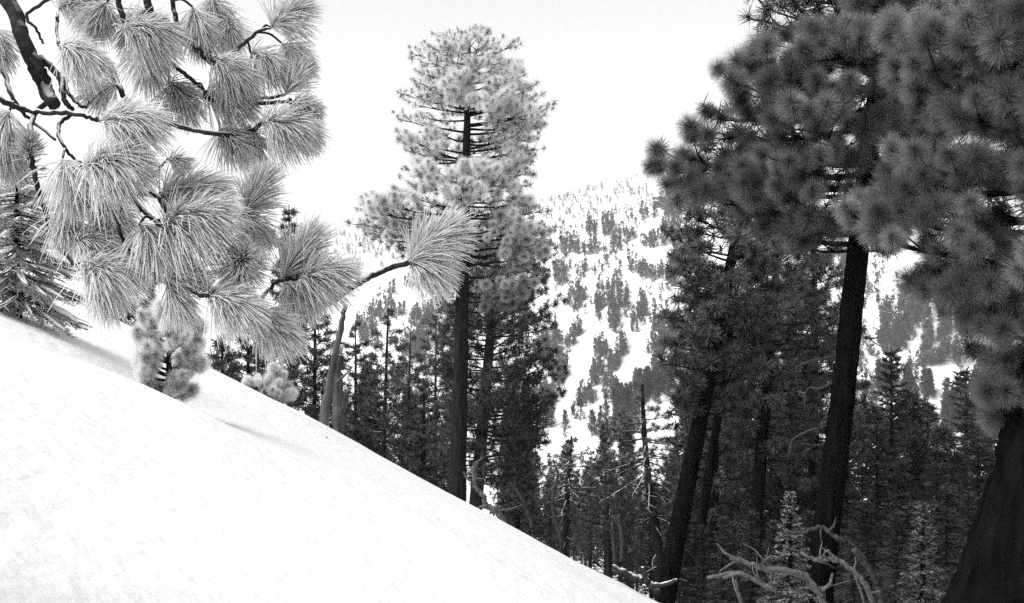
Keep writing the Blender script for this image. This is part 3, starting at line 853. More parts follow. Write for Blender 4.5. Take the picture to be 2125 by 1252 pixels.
# ------------------------------------------------------------------ the rimed bough that hangs into the picture from the pine on the left
def fan_tuft(parent, p, d, L, droop, n, off, frost_tone=0.62, spread=75, seed=0, rad=0.00125, flat=0.0):
    r = np.random.default_rng(seed)
    d = nrm(np.asarray(d, float))
    B = basis(d)[0]
    th = np.radians(spread) * r.random(n) ** 0.75; ph = r.random(n) * 2 * np.pi
    loc = np.stack([np.sin(th) * np.cos(ph), np.sin(th) * np.sin(ph), np.cos(th)], -1)
    dir0 = loc @ B.T
    u = r.random(n)                      # place along the shoot, 0 at its foot, 1 at the tip
    th = np.radians(spread) * (0.30 + 0.70 * r.random(n)) * (1.0 - 0.72 * u ** 2) * np.where(r.random(n) < 0.12, 1.25, 1.0)
    loc = np.stack([np.sin(th) * np.cos(ph), np.sin(th) * np.sin(ph), np.cos(th)], -1)
    dir0 = loc @ B.T
    # needles gather in bundles
    bun = r.integers(0, max(8, n // 9), n); bc = r.normal(size=(n, 3)) * 0.12
    dir0 = nrm(dir0 + bc[bun])
    curve = np.array([0, 0, 1.0]) * 0.05 * L
    b0 = np.asarray(p) + d * (0.50 * L) * u[:, None] + curve * (u ** 2)[:, None]
    ln = 0.72 * L * (r.uniform(0.72, 1.08, n) * (1.0 - 0.15 * u))[:, None]
    m = 4; t = np.linspace(0, 1, m)
    g3 = np.array([0, 0, -1.0])
    pts = b0[:, None, :] + ln[:, None, :] * (dir0[:, None, :] * t[None, :, None] + g3 * (droop * r.uniform(0.7, 1.3, (n, 1, 1))) * (t ** 2.0)[None, :, None] - dir0[:, None, :] * 0.18 * droop * (t ** 2)[None, :, None])
    s = nrm(np.cross(dir0, r.normal(size=(n, 3)))); u = nrm(np.cross(dir0, s))
    a = np.arange(3) / 3 * 2 * np.pi
    R = rad * r.uniform(0.7, 1.25, (n, 1)) * np.array([0.8, 1.05, 1.0, 0.5])[None]
    ring = np.cos(a)[None, :, None] * s[:, None, :] + np.sin(a)[None, :, None] * u[:, None, :]
    v = pts[:, :, None, :] + R[:, :, None, None] * ring[:, None, :, :]
    idx = np.arange(m * 3).reshape(m, 3)
    f = np.stack([idx[:-1], np.roll(idx, -1, 1)[:-1], np.roll(idx, -1, 1)[1:], idx[1:]], -1).reshape(-1, 4)
    f = f[None] + (np.arange(n) * m * 3)[:, None, None]
    fr = np.clip(frost_tone + r.normal(size=n) * 0.13, 0, 1)
    g = Geo().add(v.reshape(-1, 3), None, f.reshape(-1, 4), np.repeat(fr, m * 3))
    us = np.linspace(0, 1, 7)[:, None]
    g2 = Geo(); tube(g2, np.asarray(p) + d * 0.55 * L * us + curve * us ** 2, np.linspace(.0036, .0022, 7), 6, rough=.25)
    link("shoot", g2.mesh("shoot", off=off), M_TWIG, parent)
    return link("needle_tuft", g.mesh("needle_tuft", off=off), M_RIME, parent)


def bough():
    trunk_x, trunk_y = -2.12, 2.62
    foot = np.array([trunk_x, trunk_y, float(H(trunk_x, trunk_y))])
    root = empty("overhanging_pine", foot)
    tag(root, "rime-covered pine bough with long drooping needle fans, hanging in from upper left", "pine bough")
    g = Geo(); zs = np.linspace(foot[2] - 0.2, 5.5, 20)
    tube(g, np.stack([trunk_x + 0 * zs, trunk_y + 0 * zs, zs], -1), np.linspace(0.17, 0.07, 20), 16, rough=0.06)
    link("trunk", g.mesh("trunk", off=foot), M_BARK, root)
    # twigs: depth, thickness at start and end (m), picture points
    TW = [
        (2.60, .022, .019, [(-790, -520), (-120, -180), (20, 10), (50, 90), (85, 165), (112, 218)]),
        (2.62, .016, .012, [(15, -25), (42, 60), (72, 120), (100, 170)]),
        (2.58, .010, .006, [(85, 120), (122, 158), (132, 205), (150, 228)]),
        (2.50, .012, .005, [(-860, 80), (-400, 70), (-140, 150), (0, 207), (60, 230), (150, 236), (205, 252)]),
        (2.55, .008, .006, [(112, 200), (70, 240), (62, 300), (72, 360), (95, 440), (120, 505), (152, 548)]),
        (2.60, .009, .004, [(-400, 60), (-80, 60), (0, 140), (30, 210), (60, 245), (115, 290)]),
        (2.58, .006, .004, [(150, 236), (122, 262), (132, 305), (172, 345)]),
        (2.75, .010, .006, [(230, -140), (250, 20), (285, 62), (300, 70)]),
        (2.75, .012, .009, [(300, -160), (305, 5), (345, 45), (375, 78), (412, 106), (440, 130)]),
        (2.72, .008, .005, [(375, 78), (365, 40), (345, -60), (330, -150)]),
        (2.74, .024, .010, [(-740, -430), (-250, -330), (100, -230), (232, -142), (300, -162), (440, -140)]),
        (2.75, .007, .005, [(350, 128), (386, 156), (425, 190)]),
        (2.70, .009, .007, [(230, 140), (252, 190), (290, 240), (350, 256), (425, 275), (505, 277), (545, 255)]),
        (2.72, .008, .006, [(425, 190), (440, 208), (510, 217), (575, 211), (608, 213)]),
        (2.75, .006, .004, [(520, 203), (560, 203), (590, 196)]),
        (2.72, .007, .004, [(440, 130), (490, 105), (535, 66), (560, 58)]),
        (2.60, .006, .003, [(110, -210), (128, -40), (58, 30), (75, 60), (90, 92)]),
        (2.62, .005, .003, [(118, 35), (118, 75), (122, 95)]),
        (2.60, .006, .004, [(136, 160), (140, 190), (172, 222), (186, 205)]),
        (2.45, .008, .006, [(172, 345), (215, 350), (262, 402), (300, 440), (335, 470)]),
        (2.50, .007, .006, [(262, 402), (300, 402), (335, 408)]),
        (2.48, .006, .004, [(250, 420), (246, 470), (262, 510), (282, 548)]),
        (2.46, .008, .007, [(282, 530), (305, 555), (335, 582), (380, 597), (430, 615)]),
        (2.62, .013, .011, [(335, 408), (380, 500), (402, 580), (430, 598), (466, 608)]),
        (2.66, .010, .009, [(466, 608), (520, 650), (560, 646), (610, 643), (652, 640), (690, 625), (742, 588), (800, 560), (848, 545)]),
        (2.60, .006, .004, [(335, 470), (380, 462), (400, 440)]),
        (2.64, .006, .005, [(466, 608), (500, 520), (505, 445)]),
        (2.64, .006, .005, [(520, 650), (560, 600), (580, 583), (618, 580)]),
        (2.55, .004, .003, [(305, 380), (330, 350), (347, 330)]),
        (2.55, .005, .003, [(60, 300), (60, 330), (66, 300)]),
        (2.56, .006, .003, [(95, 440), (140, 425), (190, 430)]),
    ]
    twigs = []
    for (Y, a, b, pts) in TW:
        P = np.array([W(x, y, Y + 0.05 * math.sin(i * 1.7 + x * 0.01)) for i, (x, y) in enumerate(pts)])
        path = smooth_path(P, 7 * len(pts))
        path = path + 0.0012 * rng.normal(size=path.shape)
        g = Geo(); tube(g, path, np.linspace(a, b, len(path)) * 0.85, 8, rough=0.22)
        o = link("branch", g.mesh("branch", off=foot), M_TWIG, root)
        twigs.append((o, path))
    # tufts: base px, direction px (dx,dy; y down), depth direction, length px, droop, needles, depth, frost, spread
    T = [
        (222, 4, -.3, .8, -.3, 75, .35, 200, 2.72, .34, 70), (255, 62, .9, .1, -.3, 120, .75, 330, 2.62, .52, 70),
        (400, 15, .3, .9, -.3, 100, .4, 240, 2.75, .50, 60), (470, 35, .2, .6, -.6, 85, .5, 160, 2.85, .55, 80), (560, 58, .8, -.5, -.1, 100, .45, 230, 2.75, .62, 75),
        (585, 90, .5, .5, -.3, 85, .6, 160, 2.8, .60, 70), (440, 128, .8, .4, -.3, 105, .7, 260, 2.70, .45, 65), (520, 110, .6, .3, -.4, 95, .8, 200, 2.78, .52, 70),
        (350, 170, .5, .6, -.3, 95, .6, 230, 2.78, .45, 75), (425, 190, .9, .2, -.3, 110, .7, 240, 2.74, .42, 70), (590, 198, .6, -.8, 0, 78, .15, 170, 2.75, .48, 55),
        (606, 214, .8, .3, -.4, 65, .45, 200, 2.70, .22, 75), (545, 256, .9, .1, -.3, 115, .65, 300, 2.68, .50, 75), (620, 262, .5, .6, -.3, 60, .4, 150, 2.72, .45, 80),
        (455, 272, .5, .4, -.4, 90, .6, 190, 2.74, .52, 70), (520, 262, .2, .8, -.2, 75, .4, 140, 2.78, .5, 80), (122, 95, .7, .3, -.3, 110, .8, 240, 2.55, .82, 65),
        (240, 178, -.5, .3, -.5, 72, .5, 150, 2.66, .62, 85), (62, 330, .1, -.5, -.5, 55, .2, 150, 2.52, .28, 75), (205, 252, .9, .0, -.3, 140, .75, 300, 2.45, .84, 60),
        (172, 345, .9, .0, -.4, 150, .8, 380, 2.45, .85, 75), (130, 330, .3, .7, -.3, 110, .8, 220, 2.5, .88, 70), (347, 330, .7, .1, -.3, 55, .4, 60, 2.55, .7, 70),
        (300, 78, .2, .8, -.3, 100, .6, 200, 2.72, .55, 75), (300, 20, -.2, .7, -.4, 90, .5, 160, 2.80, .45, 85), (330, 408, .95, -.1, -.2, 140, .5, 260, 2.55, .60, 62),
        (505, 446, .5, -.85, 0, 105, .25, 260, 2.64, .48, 58), (500, 440, .5, .5, -.3, 85, .7, 190, 2.66, .45, 70), (335, 470, .95, -.2, -.3, 160, .8, 420, 2.46, .74, 72),
        (290, 465, .4, .5, -.4, 110, .8, 220, 2.46, .82, 70), (190, 430, .6, .2, -.4, 95, .7, 200, 2.55, .85, 75), (120, 440, .4, .5, -.3, 95, .7, 190, 2.56, .85, 80),
        (152, 505, .9, .0, -.3, 115, .7, 230, 2.52, .74, 62), (165, 560, .9, .05, -.3, 135, .75, 320, 2.48, .84, 68), (205, 560, .3, .7, -.3, 95, .6, 180, 2.5, .88, 60),
        (492, 555, .25, -.1, -.9, 95, .25, 420, 2.52, .66, 88), (585, 582, .55, -.75, -.1, 125, .25, 270, 2.62, .46, 55), (618, 580, .95, -.2, -.2, 115, .6, 330, 2.58, .52, 68),
        (590, 586, .6, .5, -.3, 90, .6, 210, 2.60, .50, 70), (338, 582, .95, -.1, -.3, 90, .35, 170, 2.46, .60, 55), (430, 615, .8, .2, -.3, 120, .6, 320, 2.44, .76, 72),
        (345, 590, .5, .7, -.2, 90, .5, 170, 2.46, .88, 55), (523, 652, .8, .45, -.3, 110, .55, 360, 2.50, .60, 52), (848, 545, .75, -.62, 0, 135, .45, 420, 2.64, .55, 62),
        (850, 548, .6, .3, -.2, 95, .5, 180, 2.66, .62, 70), (20, 230, -.2, .7, -.3, 110, .6, 200, 2.55, .8, 75), (-10, 60, .2, .7, -.3, 80, .6, 150, 2.6, .75, 75),
        (120, 20, .6, -.2, -.3, 110, .6, 160, 2.8, .88, 70), (190, -10, .2, .6, -.3, 90, .6, 160, 2.8, .85, 80), (0, 290, .3, .6, -.2, 90, .6, 160, 2.6, .5, 80),
        (440, -10, .2, .8, -.2, 80, .5, 160, 2.85, .55, 70), (380, 440, .6, -.3, -.4, 100, .5, 160, 2.6, .6, 80),
    ]
    for k, (bx, by, dx, dy, dd, Lp, dr, n, Y, fr, sp) in enumerate(T):
        p = W(bx, by, Y); L = Lp / F * Y
        best = min(range(len(twigs)), key=lambda i: np.min(np.linalg.norm(twigs[i][1] - p, axis=1)))
        tw, path = twigs[best]
        q = path[np.argmin(np.linalg.norm(path - p, axis=1))]
        d = nrm(np.array([dx, dd * 0.6, -dy]))
        if np.linalg.norm(q - p) > 0.012:      # a short shoot joins the tuft to its branch
            g = Geo(); tube(g, smooth_path([q, (q + p) / 2 + np.array([0, 0, 0.01]), p], 8), np.linspace(.0035, .0028, 8), 6, rough=.2)
            link("shoot", g.mesh("shoot", off=foot), M_TWIG, tw)
        fan_tuft(tw, p, d, L * 1.18, dr * 0.38, int(n * 2.0), foot, frost_tone=0.06 + 1.15 * fr, spread=min(sp, 80), seed=900 + k)


bough()


# ------------------------------------------------------------------ snag, dead wood, log, twigs
def wood(name, label, cat, runs, mat=M_DEAD, sides=8, group=None, rough=0.2):
    """runs: list of (part name, distance, r0, r1 in metres, picture points); the first is the main stem"""
    Y0 = runs[0][1]; p0 = W(*runs[0][4][0], Y0)
    root = empty(name, p0); tag(root, label, cat, group)
    for (pn, Y, a, b, pts) in runs:
        yy = [Y if np.isscalar(Y) else Y[0] + (Y[1] - Y[0]) * i / (len(pts) - 1) for i in range(len(pts))]
        P = np.array([W(x, y, q) for (x, y), q in zip(pts, yy)])
        P[1:-1] += rng.normal(size=P[1:-1].shape) * 0.35 * b
        path = smooth_path(P, 6 * len(pts)); path = path + rng.normal(size=path.shape) * 0.16 * b
        sc = 0.68 if mat is M_DEAD else 0.9
        g = Geo(); tube(g, path, np.linspace(a, b, len(path)) * sc, sides, rough=rough)
        if mat in (M_DEAD, M_SNAG) and pn in ("stem", "trunk"):
            for q in range(7):
                c = path[rng.integers(2, len(path) - 1)]; dv = nrm(rng.normal(size=3) + np.array([0, 0, .4])); l = rng.uniform(2.5, 8) * (a + b) / 2 * 1.3
                tube(g, [c, c + dv * l * .5 + rng.normal(size=3) * l * .08, c + dv * l], [.22 * b + .003, .15 * b + .002, .0015], 5)
        link(pn, g.mesh(pn, off=p0), mat, root)
    return root


# distances are read off the ground so that the pieces rest on it
def gy(px, py, y0=4.0, y1=45):
    x, y = hit(px, py, y0, y1, 800)
    return float(y[0]) if y[0] == y[0] else None


SN = 16.2
wood("snag", "weathered broken snag of leaning grey trunks at the edge of the snow slope", "snag", [
    ("trunk", SN, .095, .035, [(664, 930), (672, 860), (688, 770), (703, 695), (717, 632)]),
    ("trunk", SN + .45, .10, .075, [(694, 940), (698, 860), (703, 790), (706, 740)]),
    ("trunk", SN + .2, .062, .045, [(708, 935), (711, 880), (718, 815)]),
    ("limb", SN + .2, .03, .012, [(698, 795), (712, 782), (724, 770)]),
    ("limb", SN, .022, .010, [(683, 800), (676, 792), (670, 788)]),
], m_bark('grey_snag_bark', 0.02, 0.17, (10, 10, 0.7), 0.2, 0.02), 12, rough=0.22)

wood("dead_branch", "gnarled bare dead branch standing out of the snow at the slope edge", "branch", [
    ("stem", 13.2, .060, .030, [(1048, 1090), (1030, 1062), (1010, 1050), (1003, 1030), (985, 1012), (986, 985), (986, 958)]),
    ("fork", 13.2, .035, .016, [(1008, 1052), (995, 1054), (976, 1068)]),
    ("fork", 13.2, .028, .014, [(985, 1000), (970, 994), (962, 980)]),
    ("fork", 13.2, .020, .010, [(986, 962), (996, 955), (1004, 948)]),
    ("fork", 13.2, .026, .010, [(1018, 1058), (1024, 1068), (1022, 1076)]),
], M_DEAD, 8, rough=.3)

wood("fallen_log", "dark fallen log with snow on top at the slope edge", "log", [
    ("stem", 11.0, .042, .04, [(1270, 1178), (1310, 1196), (1345, 1212), (1368, 1230)]),
    ("fork", 11.0, .03, .02, [(1340, 1208), (1338, 1190), (1332, 1178)]),
    ("fork", 11.0, .035, .02, [(1350, 1216), (1375, 1212), (1405, 1204)]),
], m_bark("snowy_log_bark", 0.015, 0.06, (9, 9, 9), 0.45, 0.01), 10)

wood("snag", "pale broken stub standing in front of the leaning open pine", "snag", [
    ("trunk", 20, .055, .04, [(1292, 1165), (1290, 1120), (1284, 1068)]),
    ("limb", 20, .022, .010, [(1287, 1090), (1300, 1078), (1312, 1070)]),
    ("limb", 20, .020, .008, [(1290, 1130), (1303, 1134), (1318, 1130)]),
], M_SNAG, 10)
wood("snag", "second broken stub, darker and left of the pale one", "snag", [
    ("trunk", 21, .05, .035, [(1278, 1165), (1272, 1120), (1270, 1085)]), ("limb", 21, .02, .01, [(1272, 1110), (1262, 1100), (1254, 1096)])], M_SNAG, 10)
wood("leaning_snag", "thin pale snag leaning left behind the gnarled dead branch", "snag", [
    ("trunk", 19, .045, .018, [(1110, 1120), (1098, 1070), (1080, 1030), (1058, 1000)]),
    ("limb", 19, .02, .008, [(1092, 1058), (1075, 1042), (1062, 1030)])], M_SNAG, 8)
wood("leaning_snag", "thin pale twisted snag below the left open pine", "snag", [
    ("trunk", 24, .055, .02, [(1168, 1130), (1155, 1090), (1146, 1050), (1150, 1015), (1158, 985), (1150, 960)]),
    ("limb", 24, .025, .01, [(1150, 1012), (1142, 1016), (1136, 1020)]),
    ("limb", 24, .022, .01, [(1160, 988), (1178, 1000), (1198, 1008)])], M_SNAG, 8)

wood("dead_branch", "long pale dead limb forking like an antler at bottom right", "branch", [
    ("stem", 9.6, .050, .032, [(1712, 1290), (1706, 1240), (1672, 1205), (1640, 1184), (1590, 1184), (1555, 1172), (1518, 1158)]),
    ("fork", 9.6, .030, .014, [(1705, 1226), (1722, 1212), (1728, 1190)]),
    ("fork", 9.6, .022, .010, [(1528, 1160), (1505, 1148), (1488, 1128)]),
    ("fork", 9.6, .016, .008, [(1530, 1163), (1508, 1176), (1494, 1186)]),
], M_DEAD, 8)
wood("dead_branch", "pale curved dead branch in front of the leaning black trunk", "branch", [
    ("stem", 9.2, .018, .036, [(1660, 1146), (1684, 1160), (1708, 1163), (1732, 1160), (1760, 1174), (1790, 1200), (1810, 1250)]),
    ("fork", 9.2, .024, .018, [(1738, 1164), (1726, 1152), (1718, 1142)]),
    ("fork", 9.2, .022, .012, [(1770, 1182), (1788, 1230), (1795, 1262)]),
], M_DEAD, 8)
wood("dead_branch", "arched broken limb bending over to the right at bottom right", "branch", [
    ("stem", 9.9, .016, .040, [(1630, 1104), (1670, 1098), (1710, 1102), (1740, 1118), (1765, 1138), (1792, 1172), (1820, 1215), (1835, 1262)]),
    ("fork", 9.8, .030, .024, [(1772, 1140), (1800, 1178), (1822, 1212)]),
], M_SNAG, 8)
wood("dead_branch", "low dead branch lying across the debris at the bottom", "branch", [
    ("stem", 9.4, .022, .036, [(1468, 1200), (1500, 1196), (1535, 1198), (1570, 1210), (1610, 1222)]),
    ("fork", 9.4, .026, .016, [(1500, 1198), (1540, 1190), (1580, 1206)]),
    ("fork", 9.4, .03, .02, [(1525, 1205), (1535, 1240), (1548, 1270)]),
], M_DEAD, 8)
for (Y_, pts, lab) in [
    (12.0, [(1738, 740), (1700, 744), (1660, 760), (1642, 772)], "pale bare dead limb, upper one left of the black trunk"),
    (12.0, [(1728, 795), (1700, 800), (1680, 818), (1670, 842)], "pale bare dead limb, second down left of the black trunk"),
    (12.0, [(1718, 885), (1680, 892), (1652, 908), (1640, 935)], "pale bare dead limb, third down left of the black trunk"),
    (12.0, [(1716, 920), (1690, 920), (1662, 926)], "short pale dead limb, lowest left of the black trunk"),
    (12.0, [(1795, 700), (1812, 706), (1824, 712)], "short stub on the right side of the black trunk"),
]:
    g = Geo(); P_ = np.array([W(x, y, Y_) for x, y in pts])
    P_[1:] += rng.normal(size=P_[1:].shape) * 0.025
    tube(g, smooth_path(P_, 6 * len(pts)) + rng.normal(size=(6 * len(pts), 3)) * .003, np.linspace(.019, .005, 6 * len(pts)), 7, rough=.35)
    tube(g, smooth_path([P_[-2], (P_[-2] + P_[-1]) / 2 + [0, .03, -.05], P_[-1] + [.02, .05, -.1]], 8), np.linspace(.010, .004, 8), 5)
    o = link("dead_limb", g.mesh("dead_limb", off=NEAR.location), M_SNAG, NEAR); o["label"] = lab

wood("twig", "dark bent twig lying on the snow near the small frosted pine", "twig", [
    ("stem", 12.6, .012, .007, [(553, 869), (562, 867), (572, 872), (580, 873)]), ("fork", 12.6, .006, .003, [(564, 867), (568, 862), (571, 860)])], M_LIMB, 6)
wood("twig", "tiny dark sprig poking out of the snow below the snag", "sprig", [
    ("stem", 11.8, .008, .004, [(672, 928), (668, 916), (664, 906)]), ("fork", 11.8, .012, .004, [(668, 917), (659, 912), (656, 911)]),
    ("fork", 11.8, .012, .004, [(668, 917), (676, 910), (680, 906)]), ("fork", 11.8, .010, .004, [(671, 924), (678, 922), (683, 923)])], M_SNAG, 6)
wood("twig", "small dark twig half buried in the snow at lower centre right", "twig", [
    ("stem", 10.2, .014, .010, [(1230, 1167), (1238, 1171), (1246, 1176)]), ("fork", 10.2, .006, .004, [(1236, 1170), (1240, 1166), (1243, 1165)])], M_LIMB, 6)


for k in range(9):
    px = 1120 + k * 31 + rng.normal() * 8; py = 535 + 0.512 * px + rng.uniform(-4, 12); Yk = 10.6 + rng.random()
    runs = [("stem", Yk, .009, .004, [(px, py + 8), (px + rng.normal() * 6, py), (px + rng.normal() * 10, py - rng.uniform(6, 16))])]
    for q in range(2): runs.append(("fork", Yk, .005, .002, [(px, py + 2), (px + rng.normal() * 8, py - 4), (px + rng.normal() * 14, py - rng.uniform(2, 12))]))
    wood("twig", "small dark twig poking through the snow along the lower slope edge", "twig", runs, M_LIMB, 5, "twigs along the lower slope edge")

# ------------------------------------------------------------------ trees on the mountainside
def far_tree_mesh(k):
    r = np.random.default_rng(300 + k)
    slim = [0.16, 0.20, 0.26, 0.30, 0.19, 0.24][k]
    n = 64
    q = r.random(n) ** 0.9 * 0.9 + 0.08
    rr = slim * (1 - q) ** (0.8 if k % 2 else 0.55) * np.sqrt(r.random(n)) + 0.01
    a = r.random(n) * 6.28
    P = np.stack([rr * np.cos(a), rr * np.sin(a), q], -1)
    g = Geo()
    tube(g, [(0, 0, -0.06), (0.01, 0, 0.5), (0, 0, 0.97)], [0.022, 0.015, 0.004], 4, attr=0.0)
    for j in range(3):
        s = slice(j, None, 3)
        scatter(g, POM_FAR[j], P[s], np.tile([0, 0, 1.0], (len(P[s]), 1)), 0.11 + 0.05 * r.random(len(P[s])), 0.10 * r.random(len(P[s])), quad=False)
    return g


FAR_G = [far_tree_mesh(k) for k in range(6)]
FAR_M = [g.mesh("hillside_tree", smooth=False) for g in FAR_G]
for m in FAR_M: m.materials.append(M_NEED)
LOW = []
for k in range(4):
    r = np.random.default_rng(400 + k); g = Geo()
    n = 11; q = r.random(n) * 0.85 + 0.08; rr = (0.16 + 0.04 * k) * (1 - q) ** 0.7 * r.random(n); a = r.random(n) * 6.28
    scatter(g, blob_template(5, 0.45, 500 + k), np.stack([rr * np.cos(a), rr * np.sin(a), q], -1), np.tile([0, 0, 1.0], (n, 1)), 0.21, 0.05, quad=False)
    LOW.append((np.concatenate(g.v), np.concatenate(g.f3)))


def join_low(name, x, y, h, label, cat):
    g = Geo(); x = np.asarray(x); y = np.asarray(y); z = H(x, y)
    for k in range(4):
        s = slice(k, None, 4); tv, tf = LOW[k]; n = len(x[s])
        if not n: continue
        a = rng.random(n) * 6.28; c, sn = np.cos(a), np.sin(a)
        V = np.stack([c[:, None] * tv[:, 0] - sn[:, None] * tv[:, 1], sn[:, None] * tv[:, 0] + c[:, None] * tv[:, 1], np.broadcast_to(tv[:, 2], (n, len(tv)))], -1) * h[s][:, None, None]
        V = V + np.stack([x[s], y[s], z[s]], -1)[:, None, :]
        f = tf[None] + (np.arange(n) * len(tv))[:, None, None]
        g.add(V.reshape(-1, 3), f.reshape(-1, 3), None, np.repeat(0.05 + 0.1 * rng.random(n), len(tv)))
    o = link(name, g.mesh(name, smooth=False), M_NEED); o["kind"] = "stuff"; tag(o, label, cat)
    return o


# clumps and open chutes as sighted on the slope (picture units): x, y, half width, half height
def zc(x, y, a, b): return (1100 + x * .4392, 300 + y * .4392, a * .4392, b * .4392)


CLUMPS = [zc(*c) for c in [(410, 470, 32, 34), (260, 590, 55, 32), (220, 720, 40, 60), (330, 740, 22, 90), (400, 720, 36, 95), (395, 820, 30, 60), (452, 740, 14, 80), (530, 760, 24, 90), (570, 600, 62, 40),
    (500, 575, 40, 22), (640, 270, 32, 28), (330, 970, 42, 55), (430, 950, 30, 45), (400, 1040, 34, 42), (380, 1150, 36, 38), (250, 1190, 62, 40), (320, 1090, 40, 60), (490, 850, 18, 60), (580, 1000, 52, 60),
    (620, 860, 42, 100), (220, 900, 28, 50), (100, 930, 50, 60), (130, 1050, 50, 90), (370, 380, 26, 80), (290, 430, 22, 80), (660, 370, 42, 70), (430, 420, 60, 40), (590, 450, 66, 30), (270, 490, 60, 30),
    (600, 1120, 70, 40), (520, 1150, 40, 60), (440, 1220, 50, 40), (40, 960, 40, 60), (60, 1180, 60, 60), (180, 480, 40, 40), (150, 600, 40, 60), (680, 600, 40, 60), (700, 900, 50, 80), (720, 450, 60, 60)]]
CLUMPS += [(1880, 650, 16, 70), (1905, 620, 12, 60), (1925, 700, 10, 60), (1850, 690, 30, 40), (1960, 680, 14, 60), (1835, 620, 14, 40), (1985, 740, 10, 30), (1920, 745, 40, 14), (1840, 790, 20, 20), (2000, 640, 20, 60),
           (1925, 800, 6, 20), (1880, 820, 12, 30), (1960, 850, 8, 30), (1990, 850, 14, 40), (2040, 830, 20, 50), (2090, 640, 30, 60), (1760, 540, 20, 30)]
CLUMPS += [(740, 560, 24, 20), (790, 600, 30, 18), (850, 560, 20, 40), (880, 660, 30, 30), (800, 640, 40, 22), (860, 720, 30, 40), (760, 680, 22, 28), (910, 560, 30, 40), (830, 780, 20, 24), (1000, 600, 40, 30)]
CHUTES = [zc(*c) for c in [(290, 860, 45, 50), (255, 960, 46, 70), (215, 1080, 42, 90), (180, 1200, 40, 60), (510, 930, 60, 60), (520, 1020, 60, 60), (450, 1090, 40, 60), (470, 1160, 40, 20), (440, 600, 10, 200), (480, 720, 12, 90),
    (600, 720, 12, 110), (640, 500, 32, 36), (650, 740, 30, 34), (360, 1220, 30, 30), (150, 760, 16, 60), (225, 430, 60, 20), (640, 1040, 20, 40), (280, 650, 18, 90)]]
CHUTES += [(1950, 775, 60, 22), (1945, 840, 18, 40), (1835, 600, 14, 30), (1895, 730, 18, 22), (1990, 800, 30, 20), (1870, 850, 24, 40), (760, 760, 14, 40), (835, 620, 20, 16)]


def inside(px, py, E):
    m = np.zeros(len(px), bool)
    for (x, y, a, b) in E: m |= ((px - x) / a) ** 2 + ((py - y) / b) ** 2 < 1
    return m


cx, cy = [], []
for (x, y, a, b) in CLUMPS:
    n = int(6 + a * b * 3.14 / 34)
    rr = np.sqrt(rng.random(n)); an = rng.random(n) * 6.28
    cx.append(x + a * rr * np.cos(an)); cy.append(y + b * rr * np.sin(an) + 8)
n = 14500
ax_, ay_ = rng.uniform(-60, 2200, n), rng.uniform(380, 920, n)
d_ = fbm(ax_ / 34 + 0.35 * ay_ / 34, ay_ / 110, 3)
keep_ = (d_ > -0.06) & ~inside(ax_, ay_, CHUTES) & (rng.random(n) < 0.46)
ax_, ay_ = ax_[keep_], ay_[keep_]
px_ = np.concatenate(cx + [ax_]); py_ = np.concatenate(cy + [ay_])
ok = ~inside(px_, py_ - 8, CHUTES)
px_, py_ = px_[ok], py_[ok]
# tree line along the crest of the slope
tl = rng.uniform(1080, 1900, 150)
tx_, ty_ = hit(px_, py_)
on_a = (ty_ > 210) & (ty_ < 910)
TX, TY, TPX, TPY = tx_[on_a], ty_[on_a], px_[on_a], py_[on_a]
lx = (tl - IMW / 2) / F * 885; ly = 885 - 25 * rng.random(len(tl)) ** 2
TX = np.concatenate([TX, lx]); TY = np.concatenate([TY, ly]); TPX = np.concatenate([TPX, tl]); TPY = np.concatenate([TPY, np.full(len(tl), 430)])
TH = rng.uniform(4, 11, len(TX)) * np.where(rng.random(len(TX)) < 0.2, 0.6, 1)
vis_a = ((TPX > 1120) & (TPX < 1440)) | ((TPX > 1815) & (TPX < 2070) & (TPY > 560)) | ((TPX > 700) & (TPX < 920) & (TPY > 490))
order = np.argsort(np.where(vis_a, TY - 18 * TH, 1e6))
first = order[:300]
tz = H(TX, TY)
for i in first:
    o = bpy.data.objects.new("hillside_tree", FAR_M[int(rng.integers(6))])
    COL.objects.link(o)
    o.location = (TX[i], TY[i], tz[i]); h = TH[i]
    o.scale = (h, h, h); o.rotation_euler = (0, 0, rng.random() * 6.28)
    side = "left of the tall pine" if TPX[i] < 940 else ("between tall pine and right stand" if TPX[i] < 1500 else "right of the leaning black trunk")
    tag(o, "small dark pine on far mountainside, " + side, "tree", "pines on the far mountainside " + side)
rest = order[300:]
join_low("mountainside_forest", TX[rest], TY[rest], TH[rest], "dark scattered forest covering the rest of the far mountainside", "forest")

# the higher, paler range behind
n = 9000
bx_, by_ = rng.uniform(-100, 2250, n), rng.uniform(315, 560, n)
hx, hy = hit(bx_, by_)
m_ = (hy > 1500) & (hy < 2420) & (fbm(bx_ / 30, by_ / 16 + bx_ / 60, 3) > -0.12)
cl = rng.uniform(-60, 2200, 330)
hx2 = (cl - IMW / 2) / F * 2395; hy2 = 2395 - 30 * rng.random(330)
join_low("distant_forest", np.concatenate([hx[m_], hx2]), np.concatenate([hy[m_], hy2]), rng.uniform(7, 15, m_.sum() + 330), "pale haze-faded forest dotted over the highest distant ridge", "forest")


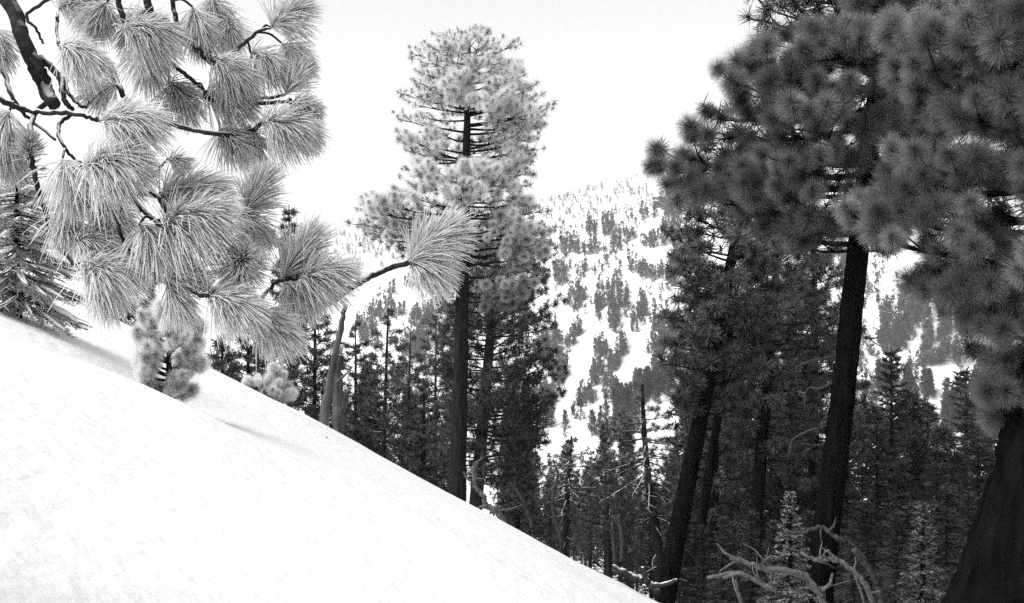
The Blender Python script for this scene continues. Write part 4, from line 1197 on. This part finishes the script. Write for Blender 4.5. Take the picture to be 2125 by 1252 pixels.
# ------------------------------------------------------------------ valley stand between the snow edge and the mountainside
VAL = []
for _ in range(130):
    Y_ = rng.uniform(75, 330); px = rng.uniform(1060, 1480) if rng.random() < 0.62 else rng.uniform(1800, 2125)
    VAL.append((px, Y_))
for _ in range(40): VAL.append((rng.uniform(680, 960), rng.uniform(90, 330)))
for (px, Y_) in VAL:
    x = (px - IMW / 2) / F * Y_; z = float(H(x, Y_)); h = rng.uniform(9, 17)
    _, tp = to_px(np.array([x, Y_, z + h]))
    lim = 850 if px > 1800 else (830 if px > 1060 else 700)
    if tp < lim - 25: h = max(5.0, h - (lim - 25 - tp) / F * Y_)
    _, tp = to_px(np.array([x, Y_, z + h]))
    if tp < lim - 40 or tp > 1150: continue
    k = int(rng.integers(5))
    side = "right of the leaning black trunk" if px > 1800 else ("below the mountainside right of the tall pine" if px > 1000 else "behind the slope edge left of the tall pine")
    root = empty("valley_pine", (x, Y_, z)); root.scale = (h, h, h); root.rotation_euler = (0, 0, rng.random() * 6.28)
    tag(root, "dark pine in the crowded valley stand, " + side, "tree", "valley stand " + side)
    link("trunk", VM[k][0], None, root); c = link("crown", VM[k][1], None, root); c["kind"] = "stuff"


# ------------------------------------------------------------------ the air of the valley
def haze():
    g = Geo()
    x0, x1, y0, y1, z0, z1 = -2700, 3100, -80, 4300, ZMIN - 2, max(ZMAX, 20) + 25
    v = np.array([(x, y, z) for x in (x0, x1) for y in (y0, y1) for z in (z0, z1)], float)
    f = [(0, 1, 3, 2), (4, 6, 7, 5), (0, 4, 5, 1), (2, 3, 7, 6), (0, 2, 6, 4), (1, 5, 7, 3)]
    g.add(v, None, f)
    m = bpy.data.materials.new("haze"); m.use_nodes = True; nt = m.node_tree; nt.nodes.clear()
    o = nt.nodes.new("ShaderNodeOutputMaterial"); p = nt.nodes.new("ShaderNodeVolumePrincipled")
    p.inputs["Color"].default_value = (0.95, 0.95, 0.95, 1); p.inputs["Density"].default_value = 0.00024
    for a in ("Density Attribute", "Color Attribute", "Temperature Attribute"): p.inputs[a].default_value = ""
    nt.links.new(p.outputs[0], o.inputs["Volume"])
    m.cycles.homogeneous_volume = True
    ob = link("haze", g.mesh("haze", smooth=False), m); ob["kind"] = "stuff"
    tag(ob, "pale winter haze filling the valley air", "haze")


haze()
